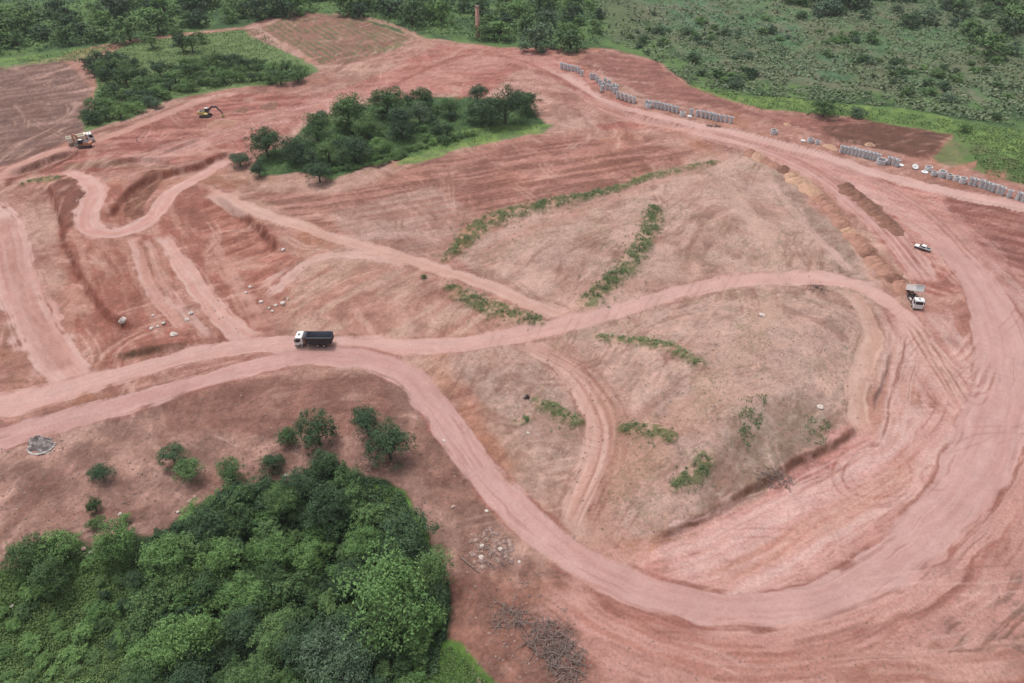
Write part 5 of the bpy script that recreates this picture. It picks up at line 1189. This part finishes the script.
names = ['weed band widest at its left end, high on the tan hill', 'thin broken weed band running up to the right on the hill', 'curved weed band beside the upper road junction', 'sparse weed band between diagonal road and main road', 'narrow weed band below the upper road', 'short weed patch inside the bend of the spur', 'short weed patch right of the spur', 'bright weed patch at the foot of the tan hill', 'tiny weed patch by the diagonal road', 'tiny weed patch left inside the bend', 'thin weed patch on the upper left terrace']
for i, sd_ in enumerate(STRIPS):
    w, ex = wpath(sd_['p'], 2); rr = np.random.default_rng(70+i)
    L = float(np.sum(np.hypot(*np.diff(w, axis=0).T))); n = int(L*float(ex.mean())*2*20*sd_['d'])
    k = rr.integers(0, len(w)-1, n); tt = rr.random(n)[:, None]; c = w[k]*(1-tt)+w[k+1]*tt
    d = w[k+1]-w[k]; d /= np.linalg.norm(d, axis=1)[:, None]+1e-9; off = (rr.normal(size=n)*np.where(rr.random(n) < .15, 1.25, .5))*ex[k]
    c = c+np.stack([-d[:, 1], d[:, 0]], 1)*off[:, None]
    m = fbm(c[:, 0]/1.6, c[:, 1]/1.6, 80+i, 2) > .47-.08*rr.random(n)
    c = c[m][:max(20, int(n*.075))]; nl_ = 16; rad = .12+.55*rr.random(len(c))**2.2
    g_ = np.repeat(c, nl_, 0)+rr.normal(size=(len(c)*nl_, 2))*np.repeat(rad, nl_)[:, None]
    cover('weeds', g_, np.full(len(g_), .12), .5, LEAF['weed'], 90+i, names[i])
sp = [clumpy([(735, 405), (765, 405), (760, 430), (745, 460), (735, 440)], 1500, 120, 1.5, .55), clumpy([(800, 420), (830, 425), (825, 450), (805, 445)], 700, 121, 1.5, .58), clumpy([(460, 210), (640, 190), (860, 280), (600, 310), (470, 260)], 4000, 122, 1.6, .70, .02), clumpy([(600, 340), (860, 300), (850, 430), (760, 470), (640, 460)], 5000, 123, 1.6, .71, .02)]
xy = np.vstack(sp); cover('weeds', xy, np.full(len(xy), .15), .3, LEAF['mid'], 124, 'sparse weed tufts dotted over the tan hill')

# ---------------------------------------------------------------- air
bm = bmesh.new(); box(bm, -9500, 9500, -60, 4400, -60, 112)
hm = bpy.data.materials.new('humid_air'); hm.use_nodes = True; hn = hm.node_tree
for n_ in list(hn.nodes):
    if n_.type == 'BSDF_PRINCIPLED': hn.nodes.remove(n_)
pv = hn.nodes.new('ShaderNodeVolumePrincipled'); pv.inputs['Color'].default_value = (.93, .96, 1, 1); pv.inputs['Density'].default_value = HAZE = .00007
hn.links.new(pv.outputs['Volume'], hn.nodes['Material Output'].inputs['Volume'])
hz = obj('haze', bm, hm); hz['kind'] = 'stuff'; hz['label'] = 'thin humid haze in the air over the site'
# ---------------------------------------------------------------- camera, light
cam = bpy.data.cameras.new('camera'); cam.lens = 24; cam.sensor_width = 36; cam.sensor_fit = 'HORIZONTAL'; cam.clip_end = 9000; cam.clip_start = .5
co = bpy.data.objects.new('camera', cam); COL.objects.link(co); co.location = (0, 0, HC); co.rotation_euler = (PI/2-TH, 0, 0); scene.camera = co
SUN_EL, SUN_AZ = math.radians(70), math.radians(-40)     # azimuth from +Y, clockwise: behind and to the left
world = bpy.data.worlds.new('World'); scene.world = world; world.use_nodes = True
nt = world.node_tree; bg = nt.nodes['Background']; bg.inputs['Strength'].default_value = .105
sky = nt.nodes.new('ShaderNodeTexSky'); sky.sky_type = 'NISHITA'; sky.sun_disc = False; sky.sun_elevation = SUN_EL; sky.sun_rotation = SUN_AZ; sky.dust_density = 3.0; sky.air_density = 1.0
hs_ = nt.nodes.new('ShaderNodeHueSaturation'); hs_.inputs['Saturation'].default_value = .25
nt.links.new(sky.outputs['Color'], hs_.inputs['Color']); nt.links.new(hs_.outputs['Color'], bg.inputs['Color'])
sl = bpy.data.lights.new('sun', 'SUN'); sl.energy = 1.5; sl.angle = math.radians(15); sl.color = (1, .97, .93)
so = bpy.data.objects.new('sun', sl); COL.objects.link(so)
d = Vector((math.sin(SUN_AZ)*math.cos(SUN_EL), math.cos(SUN_AZ)*math.cos(SUN_EL), math.sin(SUN_EL)))
so.rotation_euler = d.to_track_quat('Z', 'Y').to_euler(); so.location = (0, 0, 200)
vs_ = scene.view_settings; vs_.view_transform = 'Standard'; vs_.look = 'None'; vs_.gamma = 1; vs_.use_curve_mapping = False; vs_.exposure = .9
scene.render.engine = 'CYCLES'; scene.cycles.max_bounces = 5; scene.cycles.diffuse_bounces = 3
print('COUNTS', CNT, len(bpy.data.objects))
